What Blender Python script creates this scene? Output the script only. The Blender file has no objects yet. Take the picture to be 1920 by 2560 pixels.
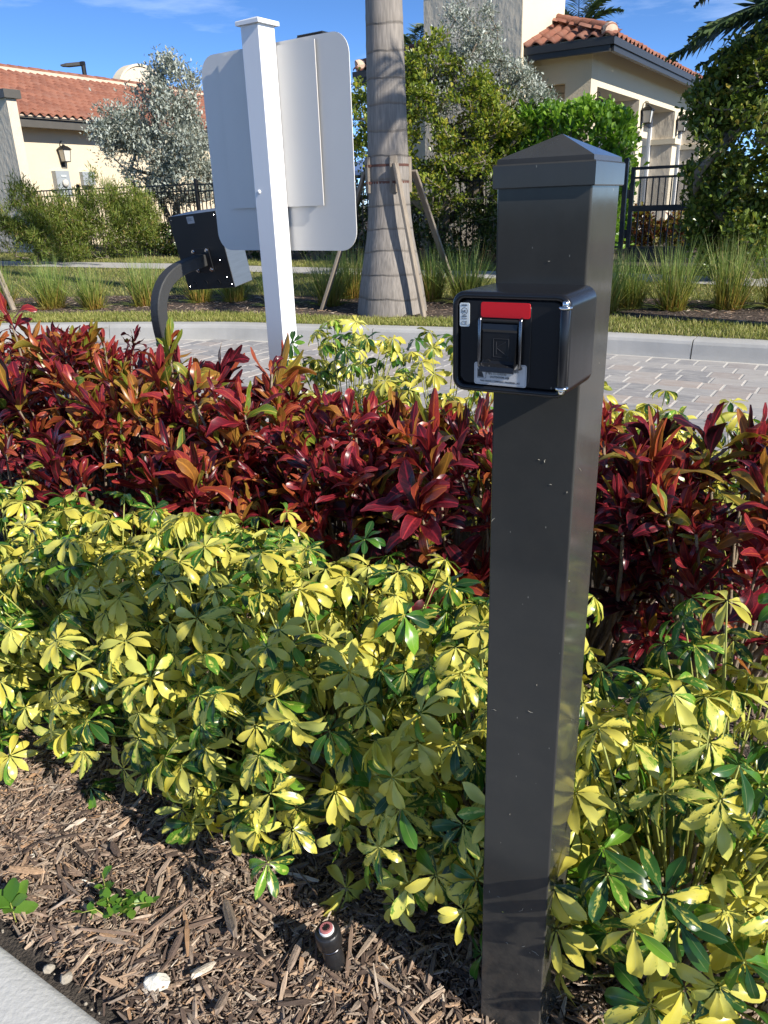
import bpy, bmesh, math, random
import numpy as np
from mathutils import Vector, Matrix
from mathutils.bvhtree import BVHTree

random.seed(7)
rng = np.random.default_rng(11)
sc = bpy.context.scene
COL = sc.collection
rad = math.radians

# ------------------------------------------------------------------ camera
CAM = np.array([0.0, 0.0, 1.28])
PITCH, ROLL, FPX = rad(21.8), rad(2.0), 1923.0
cd = bpy.data.cameras.new('camera')
cd.sensor_fit = 'HORIZONTAL'; cd.sensor_width = 36.0
cd.lens = 36.0 * FPX / 1920.0
cd.clip_start = 0.05; cd.clip_end = 3000
cam = bpy.data.objects.new('camera', cd); COL.objects.link(cam)
cam.matrix_world = Matrix.Translation(Vector(CAM)) @ Matrix.Rotation(rad(90) - PITCH, 4, 'X') @ Matrix.Rotation(-ROLL, 4, 'Z')
sc.camera = cam

# ------------------------------------------------------------------ sky, sun, exposure
SUN_AZ, SUN_EL = rad(131.5), rad(32.0)          # azimuth clockwise from +Y
world = bpy.data.worlds.new('World'); sc.world = world; world.use_nodes = True
wn, wl = world.node_tree.nodes, world.node_tree.links
wn.clear()
w_out = wn.new('ShaderNodeOutputWorld'); w_bg = wn.new('ShaderNodeBackground')
sky = wn.new('ShaderNodeTexSky'); sky.sky_type = 'NISHITA'; sky.sun_disc = False
sky.sun_elevation = SUN_EL; sky.sun_rotation = SUN_AZ
sky.air_density = 0.4; sky.dust_density = 0.0; sky.ozone_density = 1.0; sky.altitude = 3000
hsv = wn.new('ShaderNodeHueSaturation'); hsv.inputs['Saturation'].default_value = 1.18; hsv.inputs['Value'].default_value = 1.0
tc = wn.new('ShaderNodeTexCoord'); mp = wn.new('ShaderNodeMapping')
mp.inputs['Scale'].default_value = (1.2, 1.2, 7.0); mp.inputs['Rotation'].default_value = (0.15, 0.1, 0.3)
nz = wn.new('ShaderNodeTexNoise'); nz.inputs['Scale'].default_value = 2.6; nz.inputs['Detail'].default_value = 9; nz.inputs['Roughness'].default_value = 0.58
rp = wn.new('ShaderNodeValToRGB'); rp.color_ramp.elements[0].position = 0.49; rp.color_ramp.elements[1].position = 0.86
rp.color_ramp.elements[1].color = (0.5, 0.5, 0.5, 1)
mx = wn.new('ShaderNodeMix'); mx.data_type = 'RGBA'; mx.inputs[7].default_value = (6.0, 6.6, 7.6, 1)
wl.new(sky.outputs[0], hsv.inputs['Color']); pass
wl.new(tc.outputs['Generated'], mp.inputs[0]); wl.new(mp.outputs[0], nz.inputs['Vector'])
wl.new(nz.outputs['Fac'], rp.inputs[0]); wl.new(rp.outputs[0], mx.inputs[0])
wl.new(hsv.outputs[0], mx.inputs[6]); wl.new(mx.outputs[2], w_bg.inputs['Color'])
w_bg.inputs['Strength'].default_value = 0.15
wl.new(w_bg.outputs[0], w_out.inputs[0])
sl = bpy.data.lights.new('sun', 'SUN'); sl.energy = 3.9; sl.angle = rad(0.53); sl.color = (1.0, 0.94, 0.84)
sun = bpy.data.objects.new('sun', sl); COL.objects.link(sun)
SD = Vector((math.sin(SUN_AZ) * math.cos(SUN_EL), math.cos(SUN_AZ) * math.cos(SUN_EL), math.sin(SUN_EL)))
sun.rotation_euler = SD.to_track_quat('Z', 'Y').to_euler(); sun.location = (20, -16, 16)
vs = sc.view_settings
vs.view_transform = 'Standard'; vs.look = 'None'; vs.exposure = 0.92; vs.gamma = 1.0; vs.use_curve_mapping = False
sc.cycles.max_bounces = 8; sc.cycles.transmission_bounces = 6; sc.cycles.transparent_max_bounces = 6
sc.cycles.use_denoising = True

# ------------------------------------------------------------------ frame shared by beds, road and buildings
PH = rad(32.9)
U = np.array([math.cos(PH), -math.sin(PH), 0.0]); V = np.array([math.sin(PH), math.cos(PH), 0.0])
def W(a, b, z=0.0): return np.array([a * U[0] + b * V[0], a * U[1] + b * V[1], z])

# ------------------------------------------------------------------ mesh building
class MB:
    def __init__(s): s.v, s.q, s.t, s.uv, s.at, s.n = [], [], [], [], {}, 0
    def add(s, v, faces, uv=None, **attrs):
        v = np.asarray(v, float).reshape(-1, 3); k = len(v)
        s.v.append(v); s.uv.append(np.zeros((k, 2)) if uv is None else np.asarray(uv, float))
        for nme, val in attrs.items():
            s.at.setdefault(nme, []).append((s.n, np.broadcast_to(np.asarray(val, float), (k,)).copy()))
        if isinstance(faces, np.ndarray): faces = [faces]
        for f in faces:
            if isinstance(f, np.ndarray) and f.ndim == 2:
                (s.q if f.shape[1] == 4 else s.t).append(f + s.n)
            elif len(f) == 4: s.q.append(np.array([f]) + s.n)
            elif len(f) == 3: s.t.append(np.array([f]) + s.n)
            else:
                for i in range(1, len(f) - 1): s.t.append(np.array([[f[0], f[i], f[i + 1]]]) + s.n)
        s.n += k; return s
    def box(s, c, d, R=None, **at):
        x, y, z = np.array(d) / 2
        v = np.array([[i * x, j * y, k * z] for i in (-1, 1) for j in (-1, 1) for k in (-1, 1)])
        if R is not None: v = v @ np.asarray(R).T
        f = np.array([[0, 1, 3, 2], [4, 6, 7, 5], [0, 4, 5, 1], [2, 3, 7, 6], [0, 2, 6, 4], [1, 5, 7, 3]])
        return s.add(v + np.array(c), f, **at)
    def boxz(s, x0, x1, y0, y1, z0, z1, **at):
        return s.box(((x0 + x1) / 2, (y0 + y1) / 2, (z0 + z1) / 2), (abs(x1 - x0), abs(y1 - y0), abs(z1 - z0)), **at)
    def tube(s, pts, r, n=6, cap=True, **at):
        pts = np.asarray(pts, float); m = len(pts); r = np.broadcast_to(np.asarray(r, float), (m,))
        tg = np.gradient(pts, axis=0); tg /= np.linalg.norm(tg, axis=1)[:, None] + 1e-9
        ref = np.array([0, 0, 1.0]) if abs(tg[0][2]) < .9 else np.array([1.0, 0, 0])
        a = np.cross(tg[0], ref); a /= np.linalg.norm(a); rings = []
        th = np.arange(n) * 2 * math.pi / n
        for i in range(m):
            a = a - tg[i] * (a @ tg[i]); a /= np.linalg.norm(a) + 1e-9; b = np.cross(tg[i], a)
            rings.append(pts[i] + r[i] * (np.cos(th)[:, None] * a + np.sin(th)[:, None] * b))
        v = np.concatenate(rings); i = np.arange(m - 1)[:, None] * n; j = np.arange(n)[None]; j2 = (j + 1) % n
        f = np.stack([i + j, i + j2, i + n + j2, i + n + j], -1).reshape(-1, 4)
        uv = np.stack([np.tile(np.arange(n) / n, m), np.repeat(np.linspace(0, 1, m), n)], 1)
        fl = [f]
        if cap: fl += [list(range(n))[::-1], list(range((m - 1) * n, m * n))]
        return s.add(v, fl, uv, **at)
    def lathe(s, prof, c=(0, 0, 0), n=20, **at):
        m = len(prof); th = np.arange(n) * 2 * math.pi / n
        v = np.concatenate([[(r * math.cos(t), r * math.sin(t), z) for t in th] for r, z in prof]) + np.array(c)
        i = np.arange(m - 1)[:, None] * n; j = np.arange(n)[None]; j2 = (j + 1) % n
        f = np.stack([i + j, i + j2, i + n + j2, i + n + j], -1).reshape(-1, 4)
        return s.add(v, [f, list(range(n))[::-1], list(range((m - 1) * n, m * n))], **at)
    def rings(s, rings, cap0=False, cap1=True, closed=True, **at):
        n = len(rings[0]); m = len(rings); v = np.concatenate([np.asarray(r, float) for r in rings])
        i = np.arange(m - 1)[:, None] * n; j = np.arange(n if closed else n - 1)[None]; j2 = (j + 1) % n
        fl = [np.stack([i + j, i + j2, i + n + j2, i + n + j], -1).reshape(-1, 4)]
        if cap0: fl.append(list(range(n))[::-1])
        if cap1: fl.append(list(range((m - 1) * n, m * n)))
        return s.add(v, fl, **at)
    def bake(s, tmpl, R, p, **attrs):
        tv, tf, tuv = tmpl; L = len(p); k = len(tv)
        v = np.einsum('lij,kj->lki', R, tv) + p[:, None]
        f = (tf[None] + (np.arange(L) * k)[:, None, None]).reshape(-1, tf.shape[1])
        at = {n: np.repeat(np.broadcast_to(np.asarray(x, float), (L,)), k) for n, x in attrs.items()}
        return s.add(v.reshape(-1, 3), f, np.tile(tuv, (L, 1)), **at)
    def mesh(s, name, mat, smooth=False):
        me = bpy.data.meshes.new(name)
        v = np.concatenate(s.v); fa = []; tot = []
        if s.q: q = np.concatenate(s.q); fa.append(q.ravel()); tot.append(np.full(len(q), 4))
        if s.t: t = np.concatenate(s.t); fa.append(t.ravel()); tot.append(np.full(len(t), 3))
        li = np.concatenate(fa).astype(np.int32); tot = np.concatenate(tot).astype(np.int32)
        me.vertices.add(len(v)); me.vertices.foreach_set('co', v.astype(np.float32).ravel())
        me.loops.add(len(li)); me.loops.foreach_set('vertex_index', li)
        me.polygons.add(len(tot)); me.polygons.foreach_set('loop_start', np.concatenate([[0], np.cumsum(tot)[:-1]]).astype(np.int32))
        me.polygons.foreach_set('use_smooth', np.full(len(tot), smooth))
        uvl = me.uv_layers.new(name='UVMap'); uv = np.concatenate(s.uv)[li]
        uvl.data.foreach_set('uv', uv.astype(np.float32).ravel())
        for nme, parts in s.at.items():
            arr = np.zeros(len(v), np.float32)
            for st, x in parts: arr[st:st + len(x)] = x
            a = me.attributes.new(nme, 'FLOAT', 'POINT'); a.data.foreach_set('value', arr)
        me.update(calc_edges=True); me.validate()
        me.materials.append(mat); return me
    def build(s, name, mat, parent=None, smooth=False, loc=None, kind=None):
        return link(name, s.mesh(name, mat, smooth), parent, loc, kind)

def link(name, data, parent=None, loc=None, kind=None):
    o = bpy.data.objects.new(name, data); COL.objects.link(o)
    if parent is not None: o.parent = parent
    if loc is not None: o.location = loc
    if kind: o['kind'] = kind
    return o
def thing(name, label, cat, loc=(0, 0, 0), rz=0.0, group=None):
    o = bpy.data.objects.new(name, None); COL.objects.link(o); o.empty_display_size = .1
    o.location = loc; o.rotation_euler = (0, 0, rz); o['label'] = label; o['category'] = cat
    if group: o['group'] = group
    return o
def tag(o, label, cat, group=None):
    o['label'] = label; o['category'] = cat
    if group: o['group'] = group
    return o
def rbox(name, mat, parent, x0, x1, y0, y1, z0, z1, bev=.002, seg=2, loc=None):
    bm = bmesh.new(); bmesh.ops.create_cube(bm, size=1)
    for v in bm.verts:
        v.co = Vector((x0 + (v.co.x + .5) * (x1 - x0), y0 + (v.co.y + .5) * (y1 - y0), z0 + (v.co.z + .5) * (z1 - z0)))
    bmesh.ops.bevel(bm, geom=list(bm.edges), offset=bev, segments=seg, affect='EDGES', profile=.5)
    me = bpy.data.meshes.new(name); bm.to_mesh(me); bm.free(); me.materials.append(mat)
    return link(name, me, parent, loc)
def rrect(w, h, r, n=6, cx=0, cz=0):
    out = []
    for qx, qz, a0 in ((1, 1, 0), (-1, 1, 90), (-1, -1, 180), (1, -1, 270)):
        for i in range(n + 1):
            a = rad(a0 + 90 * i / n); out.append((cx + qx * (w / 2 - r) + r * math.cos(a), cz + qz * (h / 2 - r) + r * math.sin(a)))
    return np.array(out)
def copy_thing(root, loc, rz=None, label=None):
    r = root.copy(); COL.objects.link(r); r.location = loc
    if rz is not None: r.rotation_euler = (0, 0, rz)
    if label: r['label'] = label
    for ch in list(root.children):
        c = ch.copy(); COL.objects.link(c); c.parent = r
        for g in list(ch.children):
            d = g.copy(); COL.objects.link(d); d.parent = c
    return r

# ------------------------------------------------------------------ materials
def new_mat(name):
    m = bpy.data.materials.new(name); m.use_nodes = True
    nt = m.node_tree; return m, nt.nodes, nt.links, nt.nodes['Principled BSDF']
def ramp(n, stops):
    r = n.new('ShaderNodeValToRGB'); e = r.color_ramp.elements
    while len(e) < len(stops): e.new(.5)
    for el, (p, c) in zip(e, stops): el.position = p; el.color = (*c, 1)
    return r
def mat(name, col, rough=.6, var=.0, nscale=6., bump=0., bscale=60., metal=0., spec=.5, col2=None, coat=0., stretch=(1, 1, 1), bdist=.004, detail=6):
    m, n, l, b = new_mat(name)
    b.inputs['Roughness'].default_value = rough; b.inputs['Metallic'].default_value = metal
    b.inputs['Specular IOR Level'].default_value = spec; b.inputs['Coat Weight'].default_value = coat; b.inputs['Coat Roughness'].default_value = .08
    t = n.new('ShaderNodeTexCoord'); mpn = n.new('ShaderNodeMapping'); mpn.inputs['Scale'].default_value = stretch
    l.new(t.outputs['Object'], mpn.inputs[0])
    if var or col2:
        nt = n.new('ShaderNodeTexNoise'); nt.inputs['Scale'].default_value = nscale; nt.inputs['Detail'].default_value = detail; nt.inputs['Roughness'].default_value = .6
        l.new(mpn.outputs[0], nt.inputs['Vector'])
        c2 = col2 or tuple(c * (1 - var) for c in col); c1 = col if col2 else tuple(min(1, c * (1 + var)) for c in col)
        r = ramp(n, [(.3, c2), (.7, c1)]); l.new(nt.outputs['Fac'], r.inputs[0]); l.new(r.outputs[0], b.inputs['Base Color'])
    else: b.inputs['Base Color'].default_value = (*col, 1)
    if bump:
        nb = n.new('ShaderNodeTexNoise'); nb.inputs['Scale'].default_value = bscale; nb.inputs['Detail'].default_value = 5
        l.new(mpn.outputs[0], nb.inputs['Vector'])
        bp = n.new('ShaderNodeBump'); bp.inputs['Strength'].default_value = bump; bp.inputs['Distance'].default_value = bdist
        l.new(nb.outputs['Fac'], bp.inputs['Height']); l.new(bp.outputs[0], b.inputs['Normal'])
    return m
def rnd_value(n, l, attr='rnd'):
    a = n.new('ShaderNodeAttribute'); a.attribute_name = attr
    o = n.new('ShaderNodeObjectInfo'); s = n.new('ShaderNodeMath'); s.operation = 'ADD'; f = n.new('ShaderNodeMath'); f.operation = 'FRACT'
    l.new(a.outputs['Fac'], s.inputs[0]); l.new(o.outputs['Random'], s.inputs[1]); l.new(s.outputs[0], f.inputs[0]); return f.outputs[0]
def leaf_mat(name, stops, trans=.25, rough=.4, tmul=1.6, spec=.5, uvgrad=None):
    """foliage: a ramp over the per-leaf random value, part of the light passes through the blade"""
    m, n, l, b = new_mat(name); v = rnd_value(n, l)
    r = ramp(n, stops); l.new(v, r.inputs[0]); colr = r.outputs[0]
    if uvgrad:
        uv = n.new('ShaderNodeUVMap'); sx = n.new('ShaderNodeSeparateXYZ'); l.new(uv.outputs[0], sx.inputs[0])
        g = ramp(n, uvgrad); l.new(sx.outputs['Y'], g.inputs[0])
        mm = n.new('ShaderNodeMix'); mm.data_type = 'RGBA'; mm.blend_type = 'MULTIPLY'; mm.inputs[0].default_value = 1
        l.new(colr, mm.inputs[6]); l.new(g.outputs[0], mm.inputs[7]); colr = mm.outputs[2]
    finish_leaf(n, l, b, colr, trans, rough, tmul, spec); return m
def finish_leaf(n, l, b, colr, trans, rough, tmul, spec):
    l.new(colr, b.inputs['Base Color']); b.inputs['Roughness'].default_value = rough; b.inputs['Specular IOR Level'].default_value = spec
    tr = n.new('ShaderNodeBsdfTranslucent'); mu = n.new('ShaderNodeMix'); mu.data_type = 'RGBA'; mu.blend_type = 'MULTIPLY'; mu.inputs[0].default_value = 1
    mu.inputs[7].default_value = (tmul, tmul, tmul * .6, 1); l.new(colr, mu.inputs[6]); l.new(mu.outputs[2], tr.inputs['Color'])
    ms = n.new('ShaderNodeMixShader'); ms.inputs[0].default_value = trans
    l.new(b.outputs[0], ms.inputs[1]); l.new(tr.outputs[0], ms.inputs[2]); l.new(ms.outputs[0], n['Material Output'].inputs['Surface'])
def mth(n, l, op, a, b=None, clamp=False):
    x = n.new('ShaderNodeMath'); x.operation = op; x.use_clamp = clamp
    for i, q in enumerate((a, b)):
        if q is None: continue
        if isinstance(q, (int, float)): x.inputs[i].default_value = q
        else: l.new(q, x.inputs[i])
    return x.outputs[0]
def mixc(n, l, f, a, b):
    x = n.new('ShaderNodeMix'); x.data_type = 'RGBA'
    if isinstance(f, float): x.inputs[0].default_value = f
    else: l.new(f, x.inputs[0])
    for i, q in ((6, a), (7, b)):
        if isinstance(q, tuple): x.inputs[i].default_value = (*q, 1)
        else: l.new(q, x.inputs[i])
    return x.outputs[2]
def leaf_coords(n, l):
    """u across the blade 0..1, v along it, plus a per-leaf offset so no two leaves share a pattern"""
    uv = n.new('ShaderNodeUVMap'); sx = n.new('ShaderNodeSeparateXYZ'); l.new(uv.outputs[0], sx.inputs[0])
    r = rnd_value(n, l); cb = n.new('ShaderNodeCombineXYZ')
    l.new(mth(n, l, 'ADD', mth(n, l, 'MULTIPLY', sx.outputs['X'], 2.4), mth(n, l, 'MULTIPLY', r, 91.)), cb.inputs[0])
    l.new(mth(n, l, 'MULTIPLY', sx.outputs['Y'], 3.4), cb.inputs[1]); l.new(mth(n, l, 'MULTIPLY', r, 37.), cb.inputs[2])
    e = mth(n, l, 'ABSOLUTE', mth(n, l, 'SUBTRACT', mth(n, l, 'MULTIPLY', sx.outputs['X'], 2.), 1.))
    return sx.outputs['Y'], e, r, cb.outputs[0]
def scheff_mat():
    m, n, l, b = new_mat('variegated_leaf'); v, e, r, co = leaf_coords(n, l)
    ta = n.new('ShaderNodeAttribute'); ta.attribute_name = 'tone'; tone = ta.outputs['Fac']
    nz = n.new('ShaderNodeTexNoise'); nz.inputs['Scale'].default_value = 1.5; nz.inputs['Detail'].default_value = 4; nz.inputs['Distortion'].default_value = .8; l.new(co, nz.inputs['Vector'])
    nf = n.new('ShaderNodeTexNoise'); nf.inputs['Scale'].default_value = 5.; nf.inputs['Detail'].default_value = 3; l.new(co, nf.inputs['Vector'])
    # margin stays green longest, the middle turns cream
    k = mth(n, l, 'ADD', mth(n, l, 'MULTIPLY', e, .42), mth(n, l, 'MULTIPLY', mth(n, l, 'SUBTRACT', nz.outputs['Fac'], .5), 1.5))
    k = mth(n, l, 'ADD', k, mth(n, l, 'MULTIPLY', mth(n, l, 'SUBTRACT', nf.outputs['Fac'], .5), .35))
    k = mth(n, l, 'ADD', k, mth(n, l, 'SUBTRACT', mth(n, l, 'MULTIPLY', tone, 1.7), .56))
    mask = mth(n, l, 'MULTIPLY', mth(n, l, 'SUBTRACT', k, .30), 14., True)
    halo = mth(n, l, 'MULTIPLY', mth(n, l, 'SUBTRACT', k, .16), 7., True)
    cream = ramp(n, [(0., (.59, .515, .070)), (.5, (.69, .62, .120)), (1., (.61, .62, .145))]); l.new(r, cream.inputs[0])
    green = ramp(n, [(0., (.018, .060, .014)), (.45, (.032, .105, .020)), (.7, (.07, .19, .022)), (1., (.18, .36, .03))]); l.new(r, green.inputs[0])
    lime = mixc(n, l, .62, cream.outputs[0], green.outputs[0])
    c = mixc(n, l, halo, cream.outputs[0], lime); c = mixc(n, l, mask, c, green.outputs[0])
    # midrib a touch paler, brown scorch on a few tips
    rib = mth(n, l, 'MULTIPLY', mth(n, l, 'SUBTRACT', .07, e), 14., True)
    c = mixc(n, l, mth(n, l, 'MULTIPLY', rib, .35), c, (.55, .55, .2))
    sp = mth(n, l, 'MULTIPLY', mth(n, l, 'SUBTRACT', nf.outputs['Fac'], .74), 20., True)
    c = mixc(n, l, mth(n, l, 'MULTIPLY', sp, .7), c, (.16, .07, .02))
    finish_leaf(n, l, b, c, .30, .28, 1.25, .5); return m
def croton_mat():
    m, n, l, b = new_mat('croton_leaf'); v, e, r, co = leaf_coords(n, l)
    ta = n.new('ShaderNodeAttribute'); ta.attribute_name = 'tone'; tone = ta.outputs['Fac']
    base = ramp(n, [(0., (.018, .006, .009)), (.22, (.050, .009, .013)), (.42, (.14, .013, .022)), (.56, (.27, .024, .034)), (.70, (.30, .070, .028)), (.82, (.26, .15, .025)), (1., (.13, .20, .022))])
    jit = mth(n, l, 'ADD', tone, mth(n, l, 'MULTIPLY', mth(n, l, 'SUBTRACT', r, .5), .16)); l.new(jit, base.inputs[0])
    nz = n.new('ShaderNodeTexNoise'); nz.inputs['Scale'].default_value = 2.2; nz.inputs['Detail'].default_value = 4; l.new(co, nz.inputs['Vector'])
    ribc = ramp(n, [(0., (.12, .012, .025)), (.4, (.46, .03, .05)), (.62, (.58, .13, .03)), (1., (.46, .38, .06))]); l.new(jit, ribc.inputs[0])
    rib = mth(n, l, 'MULTIPLY', mth(n, l, 'SUBTRACT', .15, e), 12., True)
    edge = mth(n, l, 'MULTIPLY', mth(n, l, 'SUBTRACT', e, .86), 9., True)
    blot = mth(n, l, 'MULTIPLY', mth(n, l, 'SUBTRACT', nz.outputs['Fac'], .56), 6., True)
    wv = n.new('ShaderNodeTexWave'); wv.inputs['Scale'].default_value = 1.; wv.wave_type = 'BANDS'; wv.bands_direction = 'Y'
    cv = n.new('ShaderNodeCombineXYZ'); l.new(mth(n, l, 'SUBTRACT', mth(n, l, 'MULTIPLY', v, 3.2), mth(n, l, 'MULTIPLY', e, .55)), cv.inputs[1]); l.new(cv.outputs[0], wv.inputs['Vector'])
    vein = mth(n, l, 'MULTIPLY', mth(n, l, 'SUBTRACT', wv.outputs['Fac'], .9), 8., True)
    c = mixc(n, l, mth(n, l, 'MULTIPLY', blot, .5), base.outputs[0], ribc.outputs[0])
    c = mixc(n, l, mth(n, l, 'MULTIPLY', vein, .22), c, ribc.outputs[0])
    c = mixc(n, l, mth(n, l, 'MULTIPLY', edge, .55), c, ribc.outputs[0])
    c = mixc(n, l, mth(n, l, 'MULTIPLY', rib, .85), c, ribc.outputs[0])
    finish_leaf(n, l, b, c, .30, .33, 1.7, .5); return m

M = {}
M['post'] = None
def post_paint(name, col, rough, spec, coat, dust=1.):
    m, n, l, b = new_mat(name)
    b.inputs['Roughness'].default_value = rough; b.inputs['Specular IOR Level'].default_value = spec; b.inputs['Coat Weight'].default_value = coat; b.inputs['Coat Roughness'].default_value = .06
    t = n.new('ShaderNodeTexCoord'); mpn = n.new('ShaderNodeMapping'); l.new(t.outputs['Object'], mpn.inputs[0]); mpn.inputs['Rotation'].default_value = (.3, .5, .2)
    mpn.inputs['Scale'].default_value = (2.2, 2.2, .8)
    vo = n.new('ShaderNodeTexVoronoi'); vo.inputs['Scale'].default_value = 55.; l.new(mpn.outputs[0], vo.inputs['Vector'])
    spk = mth(n, l, 'MULTIPLY', mth(n, l, 'SUBTRACT', .085, vo.outputs['Distance']), 30., True)
    gate = n.new('ShaderNodeSeparateColor'); l.new(vo.outputs['Color'], gate.inputs[0])
    spk = mth(n, l, 'MULTIPLY', spk, mth(n, l, 'GREATER_THAN', gate.outputs[0], .80))
    nz = n.new('ShaderNodeTexNoise'); nz.inputs['Scale'].default_value = 9.; nz.inputs['Detail'].default_value = 7; l.new(t.outputs['Object'], nz.inputs['Vector'])
    r = ramp(n, [(.3, tuple(c * .9 for c in col)), (.75, tuple(c * 1.12 for c in col))]); l.new(nz.outputs['Fac'], r.inputs[0])
    l.new(mixc(n, l, mth(n, l, 'MULTIPLY', spk, .6), r.outputs[0], (.42, .40, .34)), b.inputs['Base Color'])
    # dust film and splashed soil, thickest near the ground
    sz = n.new('ShaderNodeSeparateXYZ'); l.new(t.outputs['Object'], sz.inputs[0])
    n2 = n.new('ShaderNodeTexNoise'); n2.inputs['Scale'].default_value = 34.; n2.inputs['Detail'].default_value = 8; n2.inputs['Roughness'].default_value = .7; l.new(t.outputs['Object'], n2.inputs['Vector'])
    low = mth(n, l, 'MULTIPLY', mth(n, l, 'SUBTRACT', .34, sz.outputs['Z']), 2.6, True)
    du = mth(n, l, 'MULTIPLY', mth(n, l, 'ADD', mth(n, l, 'MULTIPLY', low, .55 * dust), .05 * dust), mth(n, l, 'MULTIPLY', mth(n, l, 'SUBTRACT', n2.outputs['Fac'], .40), 3.4, True))
    base_c = b.inputs['Base Color'].links[0].from_socket; l.new(mixc(n, l, du, base_c, (.17, .14, .105)), b.inputs['Base Color'])
    mp3 = n.new('ShaderNodeMapping'); mp3.inputs['Scale'].default_value = (60, 60, 1.5); l.new(t.outputs['Object'], mp3.inputs[0])
    n3 = n.new('ShaderNodeTexNoise'); n3.inputs['Scale'].default_value = 2.; n3.inputs['Detail'].default_value = 5; l.new(mp3.outputs[0], n3.inputs['Vector'])
    rr = mth(n, l, 'ADD', mth(n, l, 'ADD', mth(n, l, 'MULTIPLY', n3.outputs['Fac'], .12), rough - .06), mth(n, l, 'MULTIPLY', du, .5)); l.new(rr, b.inputs['Roughness'])
    return m
M['post'] = post_paint('bronze_paint', (.043, .0425, .039), .11, .20, .0)
M['box'] = post_paint('black_enamel', (.012, .0125, .0145), .24, .4, .0, .0)
M['blackm'] = mat('black_metal', (.012, .012, .013), .45, spec=.4)
M['rubber'] = mat('black_gasket', (.006, .006, .006), .7)
M['chrome'] = mat('polished_steel', (.75, .74, .72), .18, metal=1.)
M['rail'] = mat('dark_steel', (.16, .16, .17), .25, metal=1.)
M['red'] = mat('red_tape', (.62, .008, .014), .32, bump=.15, bscale=900, bdist=.0005)
M['sticker'] = mat('silver_sticker', (.52, .51, .50), .38, var=.05)
M['white_sticker'] = mat('pale_sticker', (.62, .66, .66), .4)
M['ink'] = mat('black_ink', (.02, .02, .022), .6)
M['ghost_ink'] = mat('faded_ink', (.20, .20, .20), .6)
M['whitepaint'] = mat('white_vinyl', (.80, .80, .80), .30, var=.02, nscale=3, spec=.5)
M['signback'] = mat('white_aluminium', (.69, .66, .61), .34, var=.03, nscale=2.5, spec=.5)
M['kiosk'] = mat('black_powder_coat', (.013, .0125, .012), .5, bump=.25, bscale=500, bdist=.0008)
M['fleck'] = mat('dry_grass_flecks', (.40, .37, .29), .8)
M['kiosk2'] = mat('embossed_mark', (.022, .022, .024), .35)
M['arm'] = mat('textured_black_coat', (.035, .035, .034), .55, bump=.9, bscale=420, bdist=.0016)
M['alum'] = mat('brushed_aluminium', (.30, .31, .31), .38, metal=.85, var=.08, stretch=(1, 1, 14))
M['concrete'] = mat('pale_concrete', (.50, .50, .485), .85, var=.07, nscale=5, bump=.5, bscale=90, bdist=.004)
M['kerb'] = mat('kerb_concrete', (.46, .45, .425), .85, col2=(.34, .335, .315), nscale=2.2, bump=.35, bscale=120, bdist=.003)
M['asphalt'] = mat('asphalt', (.05, .05, .05), .9, var=.2, nscale=30, bump=.5, bscale=200)
M['walk'] = mat('walk_concrete', (.42, .40, .37), .9, var=.08, bump=.2, bscale=60)
M['soil'] = mat('dark_soil', (.095, .078, .064), .95, col2=(.030, .025, .020), nscale=40, bump=1., bscale=150, bdist=.012)
M['farmulch'] = mat('bed_mulch', (.12, .080, .055), .95, col2=(.030, .022, .017), nscale=26, bump=1., bscale=60, bdist=.03)
M['turf'] = mat('turf_soil', (.12, .125, .035), .95, col2=(.045, .05, .018), nscale=9, bump=.6, bscale=70, bdist=.02)
M['ground'] = mat('open_ground', (.10, .11, .05), .95, var=.3, nscale=1.2)
M['sand'] = mat('joint_sand', (.50, .48, .44), .95, var=.1, nscale=30)
M['stucco'] = mat('cream_stucco', (.66, .56, .40), .9, var=.035, nscale=1.2, bump=.35, bscale=28, bdist=.012)
M['stucco_rough'] = mat('rough_stucco', (.62, .54, .42), .92, var=.05, nscale=2, bump=.6, bscale=5.5, bdist=.03, stretch=(1.6, 1.6, .8))
M['stucco_trim'] = mat('smooth_stucco', (.68, .59, .43), .9, var=.02, nscale=1.2, bump=.15, bscale=40, bdist=.005)
M['fascia'] = mat('bronze_fascia', (.085, .078, .066), .5, var=.08)
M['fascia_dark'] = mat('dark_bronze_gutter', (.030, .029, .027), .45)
M['mortar'] = mat('ridge_mortar', (.62, .46, .34), .9, var=.08)
M['glass'] = mat('window_glass', (.06, .075, .09), .04, spec=1.)
M['whiteframe'] = mat('white_frame', (.74, .74, .74), .4)
M['tanshade'] = mat('tan_shade', (.36, .28, .18), .8, var=.05)
M['lampglass'] = mat('frosted_lamp_glass', (.58, .56, .50), .25)
M['meter'] = mat('grey_enclosure', (.30, .33, .35), .5, var=.05)
M['stake'] = mat('weathered_wood', (.36, .30, .23), .85, col2=(.19, .155, .12), nscale=9, bump=.6, bscale=60, stretch=(5, 5, .6), bdist=.006)
M['strap'] = mat('rusty_strap', (.11, .045, .030), .7, var=.2)
M['stem'] = mat('pale_stem', (.30, .235, .16), .85, col2=(.15, .11, .07), nscale=60, bump=.8, bscale=200, bdist=.002)
M['greenstem'] = mat('green_petiole', (.30, .32, .07), .6, var=.2, nscale=30)
M['bark'] = mat('grey_bark', (.24, .20, .15), .9, col2=(.12, .10, .075), nscale=22, bump=.7, bscale=50, bdist=.01)
M['scheff'] = scheff_mat(); M['croton'] = croton_mat()
M['lampblack'] = mat('lantern_black', (.010, .010, .010), .5)
M['pipe'] = mat('black_plastic', (.016, .016, .017), .38, var=.2, nscale=40, bump=.2, bscale=120)
M['pink'] = mat('pink_nozzle', (.42, .15, .15), .55)
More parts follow.
